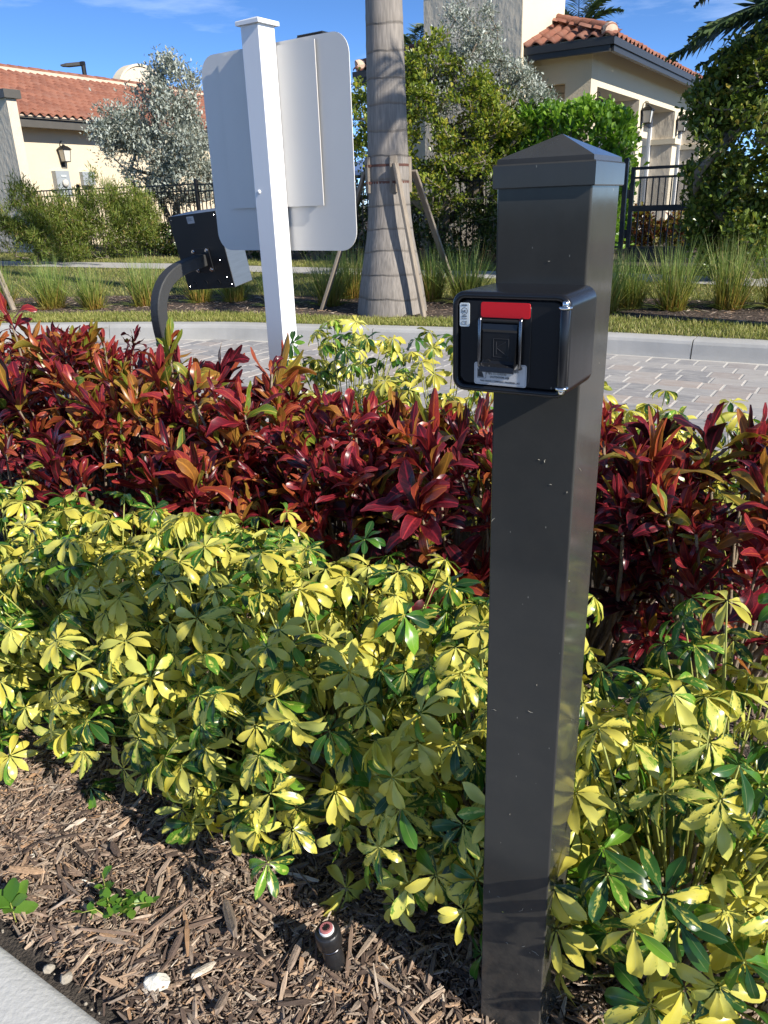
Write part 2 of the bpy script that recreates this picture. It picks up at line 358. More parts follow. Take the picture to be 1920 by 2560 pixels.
M['tanrock'] = mat('dull_pebble', (.36, .32, .26), .95, var=.2, nscale=40, bump=.8, bscale=70, bdist=.005)
M['rock'] = mat('limestone', (.70, .67, .58), .95, var=.1, nscale=30, bump=.8, bscale=70, bdist=.006)
M['umb'] = mat('blue_canvas', (.10, .17, .34), .8)

def roof_mat():
    m, n, l, b = new_mat('clay_tile'); v = rnd_value(n, l)
    r = ramp(n, [(0., (.17, .060, .036)), (.4, (.225, .080, .046)), (.75, (.265, .100, .058)), (1., (.21, .090, .060))]); l.new(v, r.inputs[0])
    t = n.new('ShaderNodeTexCoord'); nz = n.new('ShaderNodeTexNoise'); nz.inputs['Scale'].default_value = 14.; nz.inputs['Detail'].default_value = 6; l.new(t.outputs['Object'], nz.inputs['Vector'])
    l.new(mixc(n, l, mth(n, l, 'MULTIPLY', mth(n, l, 'SUBTRACT', nz.outputs['Fac'], .45), 1.2, True), r.outputs[0], (.32, .18, .12)), b.inputs['Base Color'])
    b.inputs['Roughness'].default_value = .75; return m
M['tile'] = roof_mat()
def paver_mat():
    m, n, l, b = new_mat('paver_concrete'); v = rnd_value(n, l)
    r = ramp(n, [(0., (.20, .195, .20)), (.3, (.29, .28, .275)), (.6, (.37, .345, .32)), (.85, (.36, .30, .26)), (1., (.24, .235, .24))]); l.new(v, r.inputs[0])
    t = n.new('ShaderNodeTexCoord'); mpn = n.new('ShaderNodeMapping'); mpn.inputs['Scale'].default_value = (3, 9, 3); l.new(t.outputs['Object'], mpn.inputs[0])
    cb = n.new('ShaderNodeCombineXYZ'); l.new(mth(n, l, 'MULTIPLY', v, 60.), cb.inputs[0]); l.new(cb.outputs[0], mpn.inputs['Location'])
    nz = n.new('ShaderNodeTexNoise'); nz.inputs['Scale'].default_value = 2.4; nz.inputs['Detail'].default_value = 8; nz.inputs['Roughness'].default_value = .65; l.new(mpn.outputs[0], nz.inputs['Vector'])
    c = mixc(n, l, mth(n, l, 'MULTIPLY', mth(n, l, 'SUBTRACT', nz.outputs['Fac'], .42), 2.6, True), r.outputs[0], (.46, .44, .41)); l.new(c, b.inputs['Base Color'])
    bp = n.new('ShaderNodeBump'); bp.inputs['Strength'].default_value = .4; bp.inputs['Distance'].default_value = .004; l.new(nz.outputs['Fac'], bp.inputs['Height']); l.new(bp.outputs[0], b.inputs['Normal'])
    b.inputs['Roughness'].default_value = .85; return m
M['paver'] = paver_mat()
def chip_mat():
    m, n, l, b = new_mat('wood_chip'); v = rnd_value(n, l)
    r = ramp(n, [(0., (.050, .037, .030)), (.24, (.145, .100, .076)), (.44, (.36, .255, .185)), (.58, (.29, .235, .19)), (.76, (.54, .425, .32)), (.90, (.46, .28, .155)), (1., (.72, .64, .53))]); l.new(v, r.inputs[0])
    uv = n.new('ShaderNodeUVMap'); mpn = n.new('ShaderNodeMapping'); mpn.inputs['Scale'].default_value = (9, 1.3, 1); l.new(uv.outputs[0], mpn.inputs[0])
    cb = n.new('ShaderNodeCombineXYZ'); l.new(mth(n, l, 'MULTIPLY', v, 50.), cb.inputs[0]); l.new(cb.outputs[0], mpn.inputs['Location'])
    nz = n.new('ShaderNodeTexNoise'); nz.inputs['Scale'].default_value = 2.; nz.inputs['Detail'].default_value = 4; l.new(mpn.outputs[0], nz.inputs['Vector'])
    mm = n.new('ShaderNodeMix'); mm.data_type = 'RGBA'; mm.blend_type = 'MULTIPLY'; mm.inputs[0].default_value = 1.
    g = ramp(n, [(.3, (.42, .40, .38)), (.65, (1.15, 1.12, 1.1))]); l.new(nz.outputs['Fac'], g.inputs[0]); l.new(r.outputs[0], mm.inputs[6]); l.new(g.outputs[0], mm.inputs[7])
    l.new(mm.outputs[2], b.inputs['Base Color'])
    bp = n.new('ShaderNodeBump'); bp.inputs['Strength'].default_value = .6; bp.inputs['Distance'].default_value = .002; l.new(nz.outputs['Fac'], bp.inputs['Height']); l.new(bp.outputs[0], b.inputs['Normal'])
    b.inputs['Roughness'].default_value = .85; return m
M['chip'] = chip_mat()
def palm_bark():
    m, n, l, b = new_mat('palm_bark'); t = n.new('ShaderNodeTexCoord'); sx = n.new('ShaderNodeSeparateXYZ'); l.new(t.outputs['Object'], sx.inputs[0])
    nz = n.new('ShaderNodeTexNoise'); nz.inputs['Scale'].default_value = 2.; nz.inputs['Detail'].default_value = 5; l.new(t.outputs['Object'], nz.inputs['Vector'])
    ph = mth(n, l, 'ADD', mth(n, l, 'MULTIPLY', sx.outputs['Z'], 4.3), mth(n, l, 'MULTIPLY', nz.outputs['Fac'], .55))
    fr = mth(n, l, 'FRACT', ph)
    ring = mth(n, l, 'MULTIPLY', mth(n, l, 'SUBTRACT', .10, fr), 14., True)
    band = mth(n, l, 'MULTIPLY', mth(n, l, 'SUBTRACT', .40, fr), 3.5, True)
    mp2 = n.new('ShaderNodeMapping'); mp2.inputs['Scale'].default_value = (26, 26, 2.5); l.new(t.outputs['Object'], mp2.inputs[0])
    n2 = n.new('ShaderNodeTexNoise'); n2.inputs['Scale'].default_value = 2.; n2.inputs['Detail'].default_value = 6; l.new(mp2.outputs[0], n2.inputs['Vector'])
    c0 = ramp(n, [(.3, (.185, .165, .145)), (.7, (.31, .275, .24))]); l.new(n2.outputs['Fac'], c0.inputs[0])
    c = mixc(n, l, mth(n, l, 'MULTIPLY', band, .28), c0.outputs[0], (.17, .145, .12)); c = mixc(n, l, mth(n, l, 'MULTIPLY', ring, .26), c, (.085, .07, .058))
    l.new(c, b.inputs['Base Color']); b.inputs['Roughness'].default_value = .9
    bp = n.new('ShaderNodeBump'); bp.inputs['Strength'].default_value = .7; bp.inputs['Distance'].default_value = .012
    l.new(mth(n, l, 'SUBTRACT', mth(n, l, 'MULTIPLY', n2.outputs['Fac'], .5), ring), bp.inputs['Height']); l.new(bp.outputs[0], b.inputs['Normal'])
    return m
M['palmbark'] = palm_bark()
M['silver'] = leaf_mat('silver_leaf', [(0., (.24, .27, .225)), (.5, (.36, .395, .345)), (.88, (.50, .53, .47)), (1., (.24, .20, .12))], .12, .5, 1.1)
M['treeleaf'] = leaf_mat('tree_leaf', [(0., (.06, .10, .014)), (.4, (.17, .235, .028)), (.8, (.30, .345, .05)), (1., (.42, .36, .05))], .36, .33, 1.6)
M['clusia'] = leaf_mat('hedge_leaf', [(0., (.07, .16, .018)), (.6, (.17, .32, .03)), (1., (.28, .44, .06))], .36, .33, 1.6)
M['darkleaf'] = leaf_mat('dark_leaf', [(0., (.018, .035, .008)), (.5, (.04, .07, .014)), (.85, (.085, .12, .02)), (1., (.17, .13, .03))], .2, .3, 1.4)
M['bigshrub'] = leaf_mat('bronze_green_leaf', [(0., (.05, .085, .014)), (.5, (.11, .165, .026)), (.88, (.21, .26, .045)), (1., (.34, .26, .05))], .28, .33, 1.4)
M['fern'] = leaf_mat('feathery_leaf', [(0., (.09, .13, .02)), (.5, (.17, .23, .035)), (.9, (.28, .31, .07)), (1., (.36, .24, .09))], .32, .5, 1.6)
M['frond'] = leaf_mat('palm_leaflet', [(0., (.018, .040, .016)), (.6, (.04, .075, .028)), (1., (.085, .12, .04))], .18, .38, 1.4)
M['pot'] = leaf_mat('weed_leaf', [(0., (.06, .16, .02)), (1., (.16, .30, .04))], .3, .4, 1.5)
M['crotonfar'] = leaf_mat('mixed_croton_leaf', [(0., (.05, .02, .01)), (.35, (.14, .035, .012)), (.6, (.16, .12, .02)), (1., (.26, .24, .04))], .25, .35, 1.5)
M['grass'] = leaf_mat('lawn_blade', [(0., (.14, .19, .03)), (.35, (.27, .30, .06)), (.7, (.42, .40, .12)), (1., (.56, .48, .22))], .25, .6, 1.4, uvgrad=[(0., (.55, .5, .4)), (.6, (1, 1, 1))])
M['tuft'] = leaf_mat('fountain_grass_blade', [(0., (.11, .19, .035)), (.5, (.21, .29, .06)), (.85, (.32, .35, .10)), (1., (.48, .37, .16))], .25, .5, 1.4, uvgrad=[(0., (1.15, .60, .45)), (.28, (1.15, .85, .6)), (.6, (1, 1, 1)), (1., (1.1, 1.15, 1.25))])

# ------------------------------------------------------------------ terrain
CX = np.array([-12, -4.38, -2.8, -1.55, -.74, -.18, .59, 2.08, 2.63, 3.15, 6, 10.])
CY = np.array([9.7, 9.10, 8.80, 8.50, 8.13, 7.95, 7.62, 6.95, 6.58, 6.28, 4.3, 1.6])
def curb_y(x): return np.interp(x, CX, CY)
def terr(x, y):
    d = np.maximum(0, np.asarray(y) - curb_y(x) - .02)
    return .148 + .032 * np.minimum(d, 9.5)
XS = np.linspace(-22, 12, 171)
def offs(pts): px, py = np.array(pts).T; return np.interp(XS, px, py)
c0 = curb_y(XS)
y_m0 = c0 + np.interp(XS, [-6, -2, 0, .8, 2.3, 3.4], [.6, .6, .38, .45, .85, .75])
y_m1 = y_m0 + 1.55
def ext(px, py, x):
    px, py = np.array(px), np.array(py); y = np.interp(x, px, py)
    y = np.where(x < px[0], py[0] + (x - px[0]) * (py[1] - py[0]) / (px[1] - px[0]), y)
    return np.where(x > px[-1], py[-1] + (x - px[-1]) * (py[-1] - py[-2]) / (px[-1] - px[-2]), y)
y_s1 = ext([-6.62, -4.99, -3.68, .98, 3.25, 4.15], [16.74, 15.96, 15.3, 12.28, 10.93, 10.1], XS)
y_s0 = y_s1 - .9
def line_b(b): return (b - XS * V[0]) / V[1]
y_h = np.maximum(line_b(11.75), y_s1 + .15); y_f = np.maximum(line_b(13.0), y_h + .3)
y_far = np.full_like(XS, 70.)
def strip(name, y0, y1, m, dz=0., n=8, thick=0.):
    t = np.linspace(0, 1, n)[:, None]; y = y0[None] * (1 - t) + y1[None] * t; x = np.broadcast_to(XS[None], y.shape)
    z = terr(x, y) + dz; v = np.stack([x, y, z], -1).reshape(-1, 3); k = len(XS)
    i = np.arange(n - 1)[:, None] * k; j = np.arange(k - 1)[None]
    f = np.stack([i + j, i + j + 1, i + k + j + 1, i + k + j], -1).reshape(-1, 4)
    return MB().add(v, f).build(name, m, smooth=True, kind='structure')
mb = MB(); mb.add([(-600, -300, -.05), (600, -300, -.05), (600, 900, -.05), (-600, 900, -.05)], [[0, 1, 2, 3]]); mb.build('ground', M['ground'], kind='structure')
strip('verge', c0 - .03, y_m0, M['turf']); strip('mulch_strip', y_m0, y_m1, M['farmulch'], 0.0)
strip('lawn', y_m1, y_s0, M['turf']); strip('footpath', y_s0, y_s1, M['walk'], .012, 6)
strip('back_lawn', y_s1, y_h, M['turf']); strip('hedge_bed', y_h, y_f, M['soil']); strip('yard', y_f, y_far, M['farmulch'], 0, 20)

# near mulch bed, parking pavement and road base, all in the shared frame
def sheet(name, a0, a1, b0, b1, z, m, na=2, nb=2, amp=0.):
    A, B = np.meshgrid(np.linspace(a0, a1, na), np.linspace(b0, b1, nb))
    Z = z + (amp * (rng.random(A.shape) - .5) if amp else 0)
    v = np.stack([A * U[0] + B * V[0], A * U[1] + B * V[1], Z + 0 * A], -1).reshape(-1, 3)
    i = np.arange(nb - 1)[:, None] * na; j = np.arange(na - 1)[None]
    f = np.stack([i + j, i + j + 1, i + na + j + 1, i + na + j], -1).reshape(-1, 4)
    return MB().add(v, f).build(name, m, smooth=True, kind='structure')
B_EDGE, B_ROAD = .479, 3.30
sheet('mulch_bed', -9, 3.5, B_EDGE - .02, B_ROAD, -.008, M['soil'], 160, 50, .014)
sheet('parking_lot', -30, 30, -30, B_EDGE - 1.25, -.02, M['asphalt'])
prof = [(B_EDGE - 1.26, -.05), (B_EDGE - 1.26, .015), (B_EDGE - 1.24, .022), (B_EDGE - .05, .022), (B_EDGE - .018, .019), (B_EDGE - .006, .010), (B_EDGE, -.006), (B_EDGE, -.04)]
mb = MB(); mb.rings([[W(-9, b, z) for b, z in prof], [W(3.5, b, z) for b, z in prof]], closed=False, cap1=False)
mb.build('pavement', M['concrete'], smooth=True, kind='structure')
prof = [(B_ROAD, -.04), (B_ROAD, .10), (B_ROAD + .02, .118), (B_ROAD + .13, .118), (B_ROAD + .15, .10), (B_ROAD + .15, -.04)]
mb = MB(); mb.rings([[W(-9, b, z) for b, z in prof], [W(3.5, b, z) for b, z in prof]], closed=False, cap1=False)
mb.build('bed_edging', M['kerb'], kind='structure')
road = sheet('road', -14, 6, B_ROAD + .1, 9.4, -.0045, M['sand'])

# ------------------------------------------------------------------ kerb along the far side of the road
kerb = bpy.data.objects.new('kerb', None); COL.objects.link(kerb); kerb['kind'] = 'structure'
xs = np.linspace(-12, 8, 201); path = np.stack([xs, curb_y(xs) - .17], 1)
for _ in range(6): path[1:-1] = (path[:-2] + 2 * path[1:-1] + path[2:]) / 4
tg = np.gradient(path, axis=0); tg /= np.linalg.norm(tg, axis=1)[:, None]; nr = np.stack([-tg[:, 1], tg[:, 0]], 1)
kp = [(-.035, -.02), (-.025, .03), (-.012, .115), (0, .138), (.018, .150), (.045, .154), (.17, .154), (.175, -.02)]
jx = [-12, -8.9, -5.9, -2.95, -.05, 2.615, 5.4, 8]
for k in range(len(jx) - 1):
    idx = np.where((xs > jx[k] + .004) & (xs < jx[k + 1] - .004))[0]
    ex = [np.interp(jx[k] + .004, xs, path[:, 0]), *xs[idx], jx[k + 1] - .004]
    P2 = np.stack([np.interp(ex, xs, path[:, 0]), np.interp(ex, xs, path[:, 1])], 1); N2 = np.stack([np.interp(ex, xs, nr[:, 0]), np.interp(ex, xs, nr[:, 1])], 1)
    rg = [[(*(P2[i] + N2[i] * o), z) for o, z in kp] for i in range(len(ex))]
    mb = MB(); mb.rings(rg, cap0=True, cap1=True); mb.build('kerb_segment', M['kerb'], kerb, smooth=False)

# ------------------------------------------------------------------ pavers
def paver_tmpl(l, w):
    g, t = .005, .012; out = []
    for ins, z in ((0, -.03), (0, -.006), (.006, 0.)):
        x, y = l / 2 - g - ins, w / 2 - g - ins; out.append([(-x, -y, z), (x, -y, z), (x, y, z), (-x, y, z)])
    return out
pm = {}
for l in (.15, .225, .30):
    mb = MB(); mb.rings(paver_tmpl(l, .205), cap1=True); pm[l] = mb.mesh('paver', M['paver'])
cells = []
b = B_ROAD + .26; row = 0
while b < 7.3:
    a = -10 - random.random() * .3
    while a < 4:
        l = random.choice((.15, .225, .225, .30)); p = W(a + l / 2, b, 0)
        if p[1] < curb_y(p[0]) - .22: cells.append((np.hypot(*p[:2]), l, p))
        a += l
    b += .205; row += 1
def in_view(p, mx=1.05):
    d = np.asarray(p) - CAM; c, s = math.cos(PITCH), math.sin(PITCH)
    z = d[..., 1] * c - d[..., 2] * s; y = d[..., 1] * s + d[..., 2] * c; x = d[..., 0]
    return (z > .1) & (np.abs(x / z) < .5 * mx) & (np.abs(y / z) < .667 * mx)
cells.sort(key=lambda c: c[0])
vis = [c for c in cells if in_view(c[2])]
# the pavers the shrubs leave open, beyond the back row
cand = sorted(vis, key=lambda c: abs((c[2] @ V) - 5.2))[:300]; cid = set(id(c) for c in cand)
rest = MB(); rot = Matrix.Rotation(-PH, 4, 'Z')
Rz = np.array(rot.to_3x3())
for c in cells:
    zz = rng.uniform(-.0015, .0015); tilt = Matrix.Rotation(rng.normal(0, .004), 4, 'X') @ Matrix.Rotation(rng.normal(0, .004), 4, 'Y')
    if id(c) in cid:
        o = link('paver', pm[c[1]], road); o.matrix_basis = Matrix.Translation(Vector((c[2][0], c[2][1], zz))) @ rot @ tilt
    else:
        rg = [np.array(r) @ Rz.T + np.array([c[2][0], c[2][1], zz]) for r in paver_tmpl(c[1], .205)]
        rest.rings(rg, cap1=True, rnd=rng.random())
rest.build('far_pavers', M['paver'], road, kind='stuff')

# ------------------------------------------------------------------ wood-chip mulch
def chip_tmpl(bend, tw):
    sec = []
    for t, w, h in ((-.5, .55, .5), (-.15, 1., .9), (.2, .95, 1.), (.5, .35, .4)):
        cz = bend * (.25 - t * t); a = tw * t
        pts = np.array([(-w / 2, -h / 2), (w / 2, -h / 2), (w / 2 * .9, h / 2), (-w / 2 * .9, h / 2)])
        c, s = math.cos(a), math.sin(a); pts = pts @ np.array([[c, s], [-s, c]])
        sec.append([(p[0], t, p[1] + cz) for p in pts])
    v = np.concatenate([np.array(s) for s in sec]); f = []
    for i in range(3):
        for j in range(4): f.append([i * 4 + j, i * 4 + (j + 1) % 4, i * 4 + 4 + (j + 1) % 4, i * 4 + 4 + j])
    f += [[3, 2, 1, 0], [12, 13, 14, 15]]
    return v, np.array(f), np.stack([np.tile([0, 1, 1, 0], 4), np.repeat([0, .35, .7, 1], 4)], 1)
CT = [chip_tmpl(bd, tw) for bd, tw in ((.0, .3), (.8, -.5), (1.6, .8), (-.6, .2), (.3, 1.2))]
def chips(mb, pos, lmin, lmax, zmax, seed):
    r = np.random.default_rng(seed); L = len(pos)
    ln = lmin + (lmax - lmin) * r.random(L) ** 2.0; wd = np.clip(ln * (.03 + .20 * r.random(L) ** 1.7) + .0008, .0013, .0085); th = np.clip(wd * r.uniform(.25, .7, L), .0015, .006)
    swirl = 1.6 * np.sin(pos[:, 0] * 9.1 + 1.3) * np.cos(pos[:, 1] * 7.7) - .7
    yaw = swirl + r.normal(0, .95, L); pit = r.normal(0, .2, L); rol = r.normal(0, .35, L)
    cy, sy, cp, sp, cr, sr = np.cos(yaw), np.sin(yaw), np.cos(pit), np.sin(pit), np.cos(rol), np.sin(rol)
    zero, one = np.zeros(L), np.ones(L)
    Rzm = np.stack([cy, -sy, zero, sy, cy, zero, zero, zero, one], 1).reshape(L, 3, 3)
    Rx = np.stack([one, zero, zero, zero, cp, -sp, zero, sp, cp], 1).reshape(L, 3, 3)
    Ry = np.stack([cr, zero, sr, zero, one, zero, -sr, zero, cr], 1).reshape(L, 3, 3)
    R = Rzm @ Rx @ Ry * np.stack([wd, ln, th], 1)[:, None, :]
    p = np.column_stack([pos[:, 0], pos[:, 1], pos[:, 2] + r.random(L) * zmax + th / 2])
    k = r.integers(0, len(CT), L)
    for t in range(len(CT)):
        q = k == t
        if q.any(): mb.bake(CT[t], R[q], p[q], rnd=r.random(q.sum()))
r = np.random.default_rng(5)
def scatter_ab(n, a0, a1, b0, b1, seed):
    r = np.random.default_rng(seed); a = r.uniform(a0, a1, n); b = r.uniform(b0, b1, n)
    return np.stack([a * U[0] + b * V[0], a * U[1] + b * V[1], np.zeros(n)], 1)
mb = MB()
pos = scatter_ab(42000, -2.05, .55, B_EDGE + .02, 1.08, 1); ab = pos[:, :2] @ V[:2]
keep = rng.random(len(pos)) < np.clip((ab - B_EDGE - .01) / .06, .16, 1) ; chips(mb, pos[keep], .010, .050, .020, 2)
chips(mb, scatter_ab(12000, -2.6, 1.0, 1.05, 2.1, 3), .015, .07, .016, 4)
chips(mb, scatter_ab(24000, -1.9, .5, B_EDGE + .03, 1.0, 12), .004, .018, .024, 13)
chips(mb, scatter_ab(420, -1.5, .5, B_EDGE + .05, 1.02, 14), .06, .115, .026, 15)
mb.build('mulch_chips', M['chip'], kind='stuff')
mb = MB(); n = 5200; x = rng.uniform(-5.5, 4.2, n); y = np.interp(x, XS, y_m0) + rng.uniform(-.03, 1.5, n); chips(mb, np.stack([x, y, terr(x, y)], 1), .02, .09, .01, 6)
mb.build('verge_mulch_chips', M['chip'], kind='stuff')
# larger bits of bark that can be told apart
def bark(a, b, l, w, yaw, label, h=.012, z=.022):
    v, f, uv = CT[0]; mbb = MB(); mbb.add(v * np.array([w, l, h]), f, uv, rnd=rng.random()); p = W(a, b, z)
    o = mbb.build('bark_piece', M['chip']); o.location = p; o.rotation_euler = (rng.normal(0, .08), rng.normal(0, .2), yaw)
    tag(o, label, 'bark', 'larger bark pieces on the mulch'); return o


bark(-.856, .732, .019, .131, -1.21, 'long dark grey strip of bark on the mulch, left of the sprinkler', .012, .030)
bark(-.819, .626, .014, .060, -2.17, 'dark brown bark piece on the mulch between the white lump and the sprinkler', .008, .030)
bark(-.897, .633, .013, .052, -1.95, 'brown bark chunk on the mulch just behind the largest white lump', .008, .030)
bark(-.749, .597, .014, .052, -1.73, 'short grey bark piece at the very front edge of the mulch', .008, .030)
bark(-1.297, .600, .017, .078, 0., 'pale grey bark slab standing out at the left edge of the mulch', .008, .030)
bark(-1.182, .732, .015, .046, -.94, 'pale weathered bark chip behind the leafy weed', .008, .030)
bark(-1.03, .590, .006, .112, -.06, 'thin orange bark twig lying below the leafy weed', .005, .030)
bark(-.698, .733, .013, .066, -1.87, 'pale bark strip touching the left foot of the sprinkler', .008, .030)

# ------------------------------------------------------------------ buildings (frame: local x = a, local y = b)
def frame_root(name, label, cat): return thing(name, label, cat, (0, 0, 0), -PH)
TW, TE = .25, .37
def tile_tmpl(nw=9):
    """one S-shaped clay tile, length along +y (up the slope), with a rounded lip at the lower end"""
    u = np.linspace(0, 1, nw); x = (u - .5) * (TW + .012)
    z = .052 * np.where(u < .62, np.sin(np.pi * u / .62), -.35 * np.sin(np.pi * (u - .62) / .38))
    rows = [(0., -.030), (0., 0.), (TE + .05, -.012)]
    v = np.concatenate([np.stack([x, np.full(nw, y), z + dz + .03], 1) for y, dz in rows])
    i = np.arange(2)[:, None] * nw; j = np.arange(nw - 1)[None]
    f = np.stack([i + j, i + j + 1, i + nw + j + 1, i + nw + j], -1).reshape(-1, 4)
    return v, f, np.zeros((len(v), 2))
TT = tile_tmpl(); mbt = MB(); mbt.add(TT[0], TT[1]); TILE_ME = mbt.mesh('roof_tile', M['tile'], True)
def cap_tmpl(n=7):
    th = np.linspace(0, np.pi, n); rows = [(0., .115), (0., .10), (.40, .085)]
    v = np.concatenate([np.stack([r * np.cos(th), np.full(n, y), r * np.sin(th) * .85], 1) for y, r in ((0., .085), (0., .112), (.42, .095))])
    i = np.arange(2)[:, None] * n; j = np.arange(n - 1)[None]
    return v, np.stack([i + j + 1, i + j, i + n + j, i + n + j + 1], -1).reshape(-1, 4), np.zeros((len(v), 2))
CTm = cap_tmpl(); mbt = MB(); mbt.add(CTm[0], CTm[1]); CAP_ME = mbt.mesh('ridge_tile', M['tile'], True)
def axes(x, y):
    x = np.array(x, float); y = np.array(y, float); y /= np.linalg.norm(y); x -= y * (x @ y); x /= np.linalg.norm(x)
    return np.stack([x, y, np.cross(x, y)], 1)
def tiles(parent, recs, n_parts):
    """recs: list of (R, p); first n_parts become single tiles, the rest one joined part"""
    for R, p in recs[:n_parts]:
        o = link('roof_tile', TILE_ME, parent); mm = Matrix(R.tolist()).to_4x4(); mm.translation = Vector(p); o.matrix_basis = mm
    if len(recs) > n_parts:
        mb = MB(); rs = recs[n_parts:]; mb.bake(TT, np.array([r for r, _ in rs]), np.array([p for _, p in rs]), rnd=rng.random(len(rs)))
        mb.build('roof_tiles', M['tile'], parent, smooth=True, kind='stuff')
def ridge(parent, p0, p1, mortar=True):
    p0, p1 = np.array(p0, float), np.array(p1, float); d = p1 - p0; L = np.linalg.norm(d); d /= L; R = axes(np.cross(d, (0, 0, 1)), d)
    for k in range(int(L / .36)):
        o = link('ridge_tile', CAP_ME, parent); mm = Matrix((R @ np.diag([1, 1, 1]) @ Rx(rng.normal(0, .02))).tolist()).to_4x4(); mm.translation = Vector(p0 + d * .36 * k + np.array([0, 0, .05])); o.matrix_basis = mm
def Rx(a): c, s = math.cos(a), math.sin(a); return np.array([[1, 0, 0], [0, c, -s], [0, s, c]])

# ---- left house
hl = frame_root('stucco_house', 'cream stucco house with a long red tile roof behind the fence on the left', 'house')
mb = MB(); mb.boxz(-28.5, -19.8, 12.9, 27, .2, 3.66); mb.build('wall', M['stucco'], hl)
E0, Z0, RA, RZ = -19.22, 3.70, -24.0, 5.47
mb = MB()
for a0, z0, a1, z1 in ((E0, Z0, RA, RZ), (RA, RZ, -28.9, Z0)):
    mb.add([(a0, 12.75, z0), (a1, 12.75, z1), (a1, 27, z1), (a0, 27, z0), (a0, 12.75, z0 - .05), (a1, 12.75, z1 - .05), (a1, 27, z1 - .05), (a0, 27, z0 - .05)],
           np.array([[0, 3, 2, 1], [4, 5, 6, 7], [0, 1, 5, 4], [2, 3, 7, 6], [0, 4, 7, 3], [1, 2, 6, 5]]))
rf = mb.build('roof', M['mortar'], hl)
slope = np.array([RA - E0, 0, RZ - Z0]); SL = np.linalg.norm(slope); slope /= SL
Rt = axes((0, 1, 0), slope); recs = []
nc = int(SL / TE)
for i in range(57):
    for k in range(nc):
        bb = 12.85 + i * TW; p = np.array([E0, bb, Z0 + .005]) + slope * (k * TE - .06)
        recs.append((Rt @ Rx(rng.normal(0, .012)), p + rng.normal(0, .003, 3)))
recs.sort(key=lambda q: q[1][1] + .0 * q[1][0]); tiles(rf, recs, 300)
mb = MB(); mb.boxz(RA - .16, RA + .16, 12.75, 27, RZ - .06, RZ + .055); mb.build('ridge_bed', M['mortar'], rf)
ridge(rf, (RA, 12.8, RZ + .02), (RA, 26.5, RZ + .02))
mb = MB(); mb.boxz(-19.42, -19.30, 12.8, 27, 3.41, 3.60); mb.boxz(-19.40, -19.24, 12.8, 27, 3.612, 3.68); mb.build('fascia', M['fascia'], hl)
mb = MB(); mb.boxz(-19.8, -19.4, 12.8, 27, 3.615, 3.66); mb.build('soffit', M['stucco_trim'], hl)
mb = MB(); mb.tube([(-19.25, 12.66, 3.68), (-19.25, 12.80, 3.68)], .11, 12); mb.build('gutter_end', M['stucco_trim'], hl)
n = 24; th = np.linspace(0, np.pi, n)
mb = MB(); mb.rings([[(-24.45 - d, 22.5 + 1.15 * math.cos(t), 5.15 + 1.06 * math.sin(t)) for t in th] for d in (.35, 0)], cap0=True, cap1=True)
mb.build('arched_parapet', M['stucco_rough'], hl)
mb = MB(); mb.rings([[(-24.40 - d, 22.5 + rr * math.cos(t), 5.15 + rr * .93 * math.sin(t)) for t in th] for d, rr in ((0, 1.16), (.0, 1.24), (.42, 1.24), (.42, 1.16))], closed=False, cap1=False)
mb.build('parapet_coping', M['stucco_trim'], hl)
# the end wall nearest the camera
fw = frame_root('wing_wall', 'rough stucco pier with a grey cap at the left edge before the house', 'wall')
mb = MB(); mb.boxz(-20.6, -18.05, 12.4, 12.66, .2, 3.85); mb.build('shaft', M['stucco_rough'], fw)
mb = MB(); mb.boxz(-20.7, -17.96, 12.31, 12.75, 3.85, 4.03); mb.build('cap', M['fascia'], fw)

# ---- wall lanterns (local: wall is at x = 0, lantern on +x side)
def lantern(a, b, z, rz, label, s=1.0):
    t = thing('wall_lantern', label, 'lantern', W(a, b, z), rz, 'lanterns on the stucco walls')
    w0, w1, h = .085 * s, .115 * s, .30 * s; cx = .16 * s
    mb = MB()
    for sx in (-1, 1):
        for sy in (-1, 1): mb.tube([(cx + sx * w0, sy * w0, 0), (cx + sx * w1, sy * w1, h)], .009 * s, 4)
    for zz, w in ((0, w0), (h, w1)):
        for k in range(4):
            q = [(-1, -1), (1, -1), (1, 1), (-1, 1)]; a_, b_ = q[k], q[(k + 1) % 4]
            mb.tube([(cx + a_[0] * w, a_[1] * w, zz), (cx + b_[0] * w, b_[1] * w, zz)], .010 * s, 4)
    mb.build('cage', M['lampblack'], t)
    mb = MB(); mb.rings([[(cx + sx * (w0 - .006), sy * (w0 - .006), .01) for sx, sy in ((-1, -1), (1, -1), (1, 1), (-1, 1))], [(cx + sx * (w1 - .006), sy * (w1 - .006), h - .01) for sx, sy in ((-1, -1), (1, -1), (1, 1), (-1, 1))]], cap0=True)
    mb.build('glass_pane', M['lampglass'], t)
    mb = MB(); q = ((-1, -1), (1, -1), (1, 1), (-1, 1)); mb.rings([[(cx + sx * w * s, sy * w * s, zz * s) for sx, sy in q] for w, zz in ((.14, .295), (.14, .31), (.075, .38), (.03, .40), (.02, .43))], cap0=True)
    mb.build('lantern_roof', M['lampblack'], t)
    mb = MB(); mb.boxz(0, .02, -.055 * s, .055 * s, -.12 * s, .36 * s); mb.tube([(.01, 0, .36 * s), (.03 * s, 0, .47 * s), (.09 * s, 0, .52 * s), (.145 * s, 0, .50 * s), (cx, 0, .42 * s)], .011 * s, 5); mb.tube([(.012, 0, -.12 * s), (.10 * s, 0, -.03 * s), (cx, 0, 0)], .008 * s, 4)
    mb.build('bracket', M['lampblack'], t); return t
lantern(-19.8, 14.96, 2.64, -PH, 'black lantern with pale glass on the cream wall of the left house')
mt = frame_root('electric_panel', 'grey electric enclosure on the cream wall under the left lantern', 'electric box')
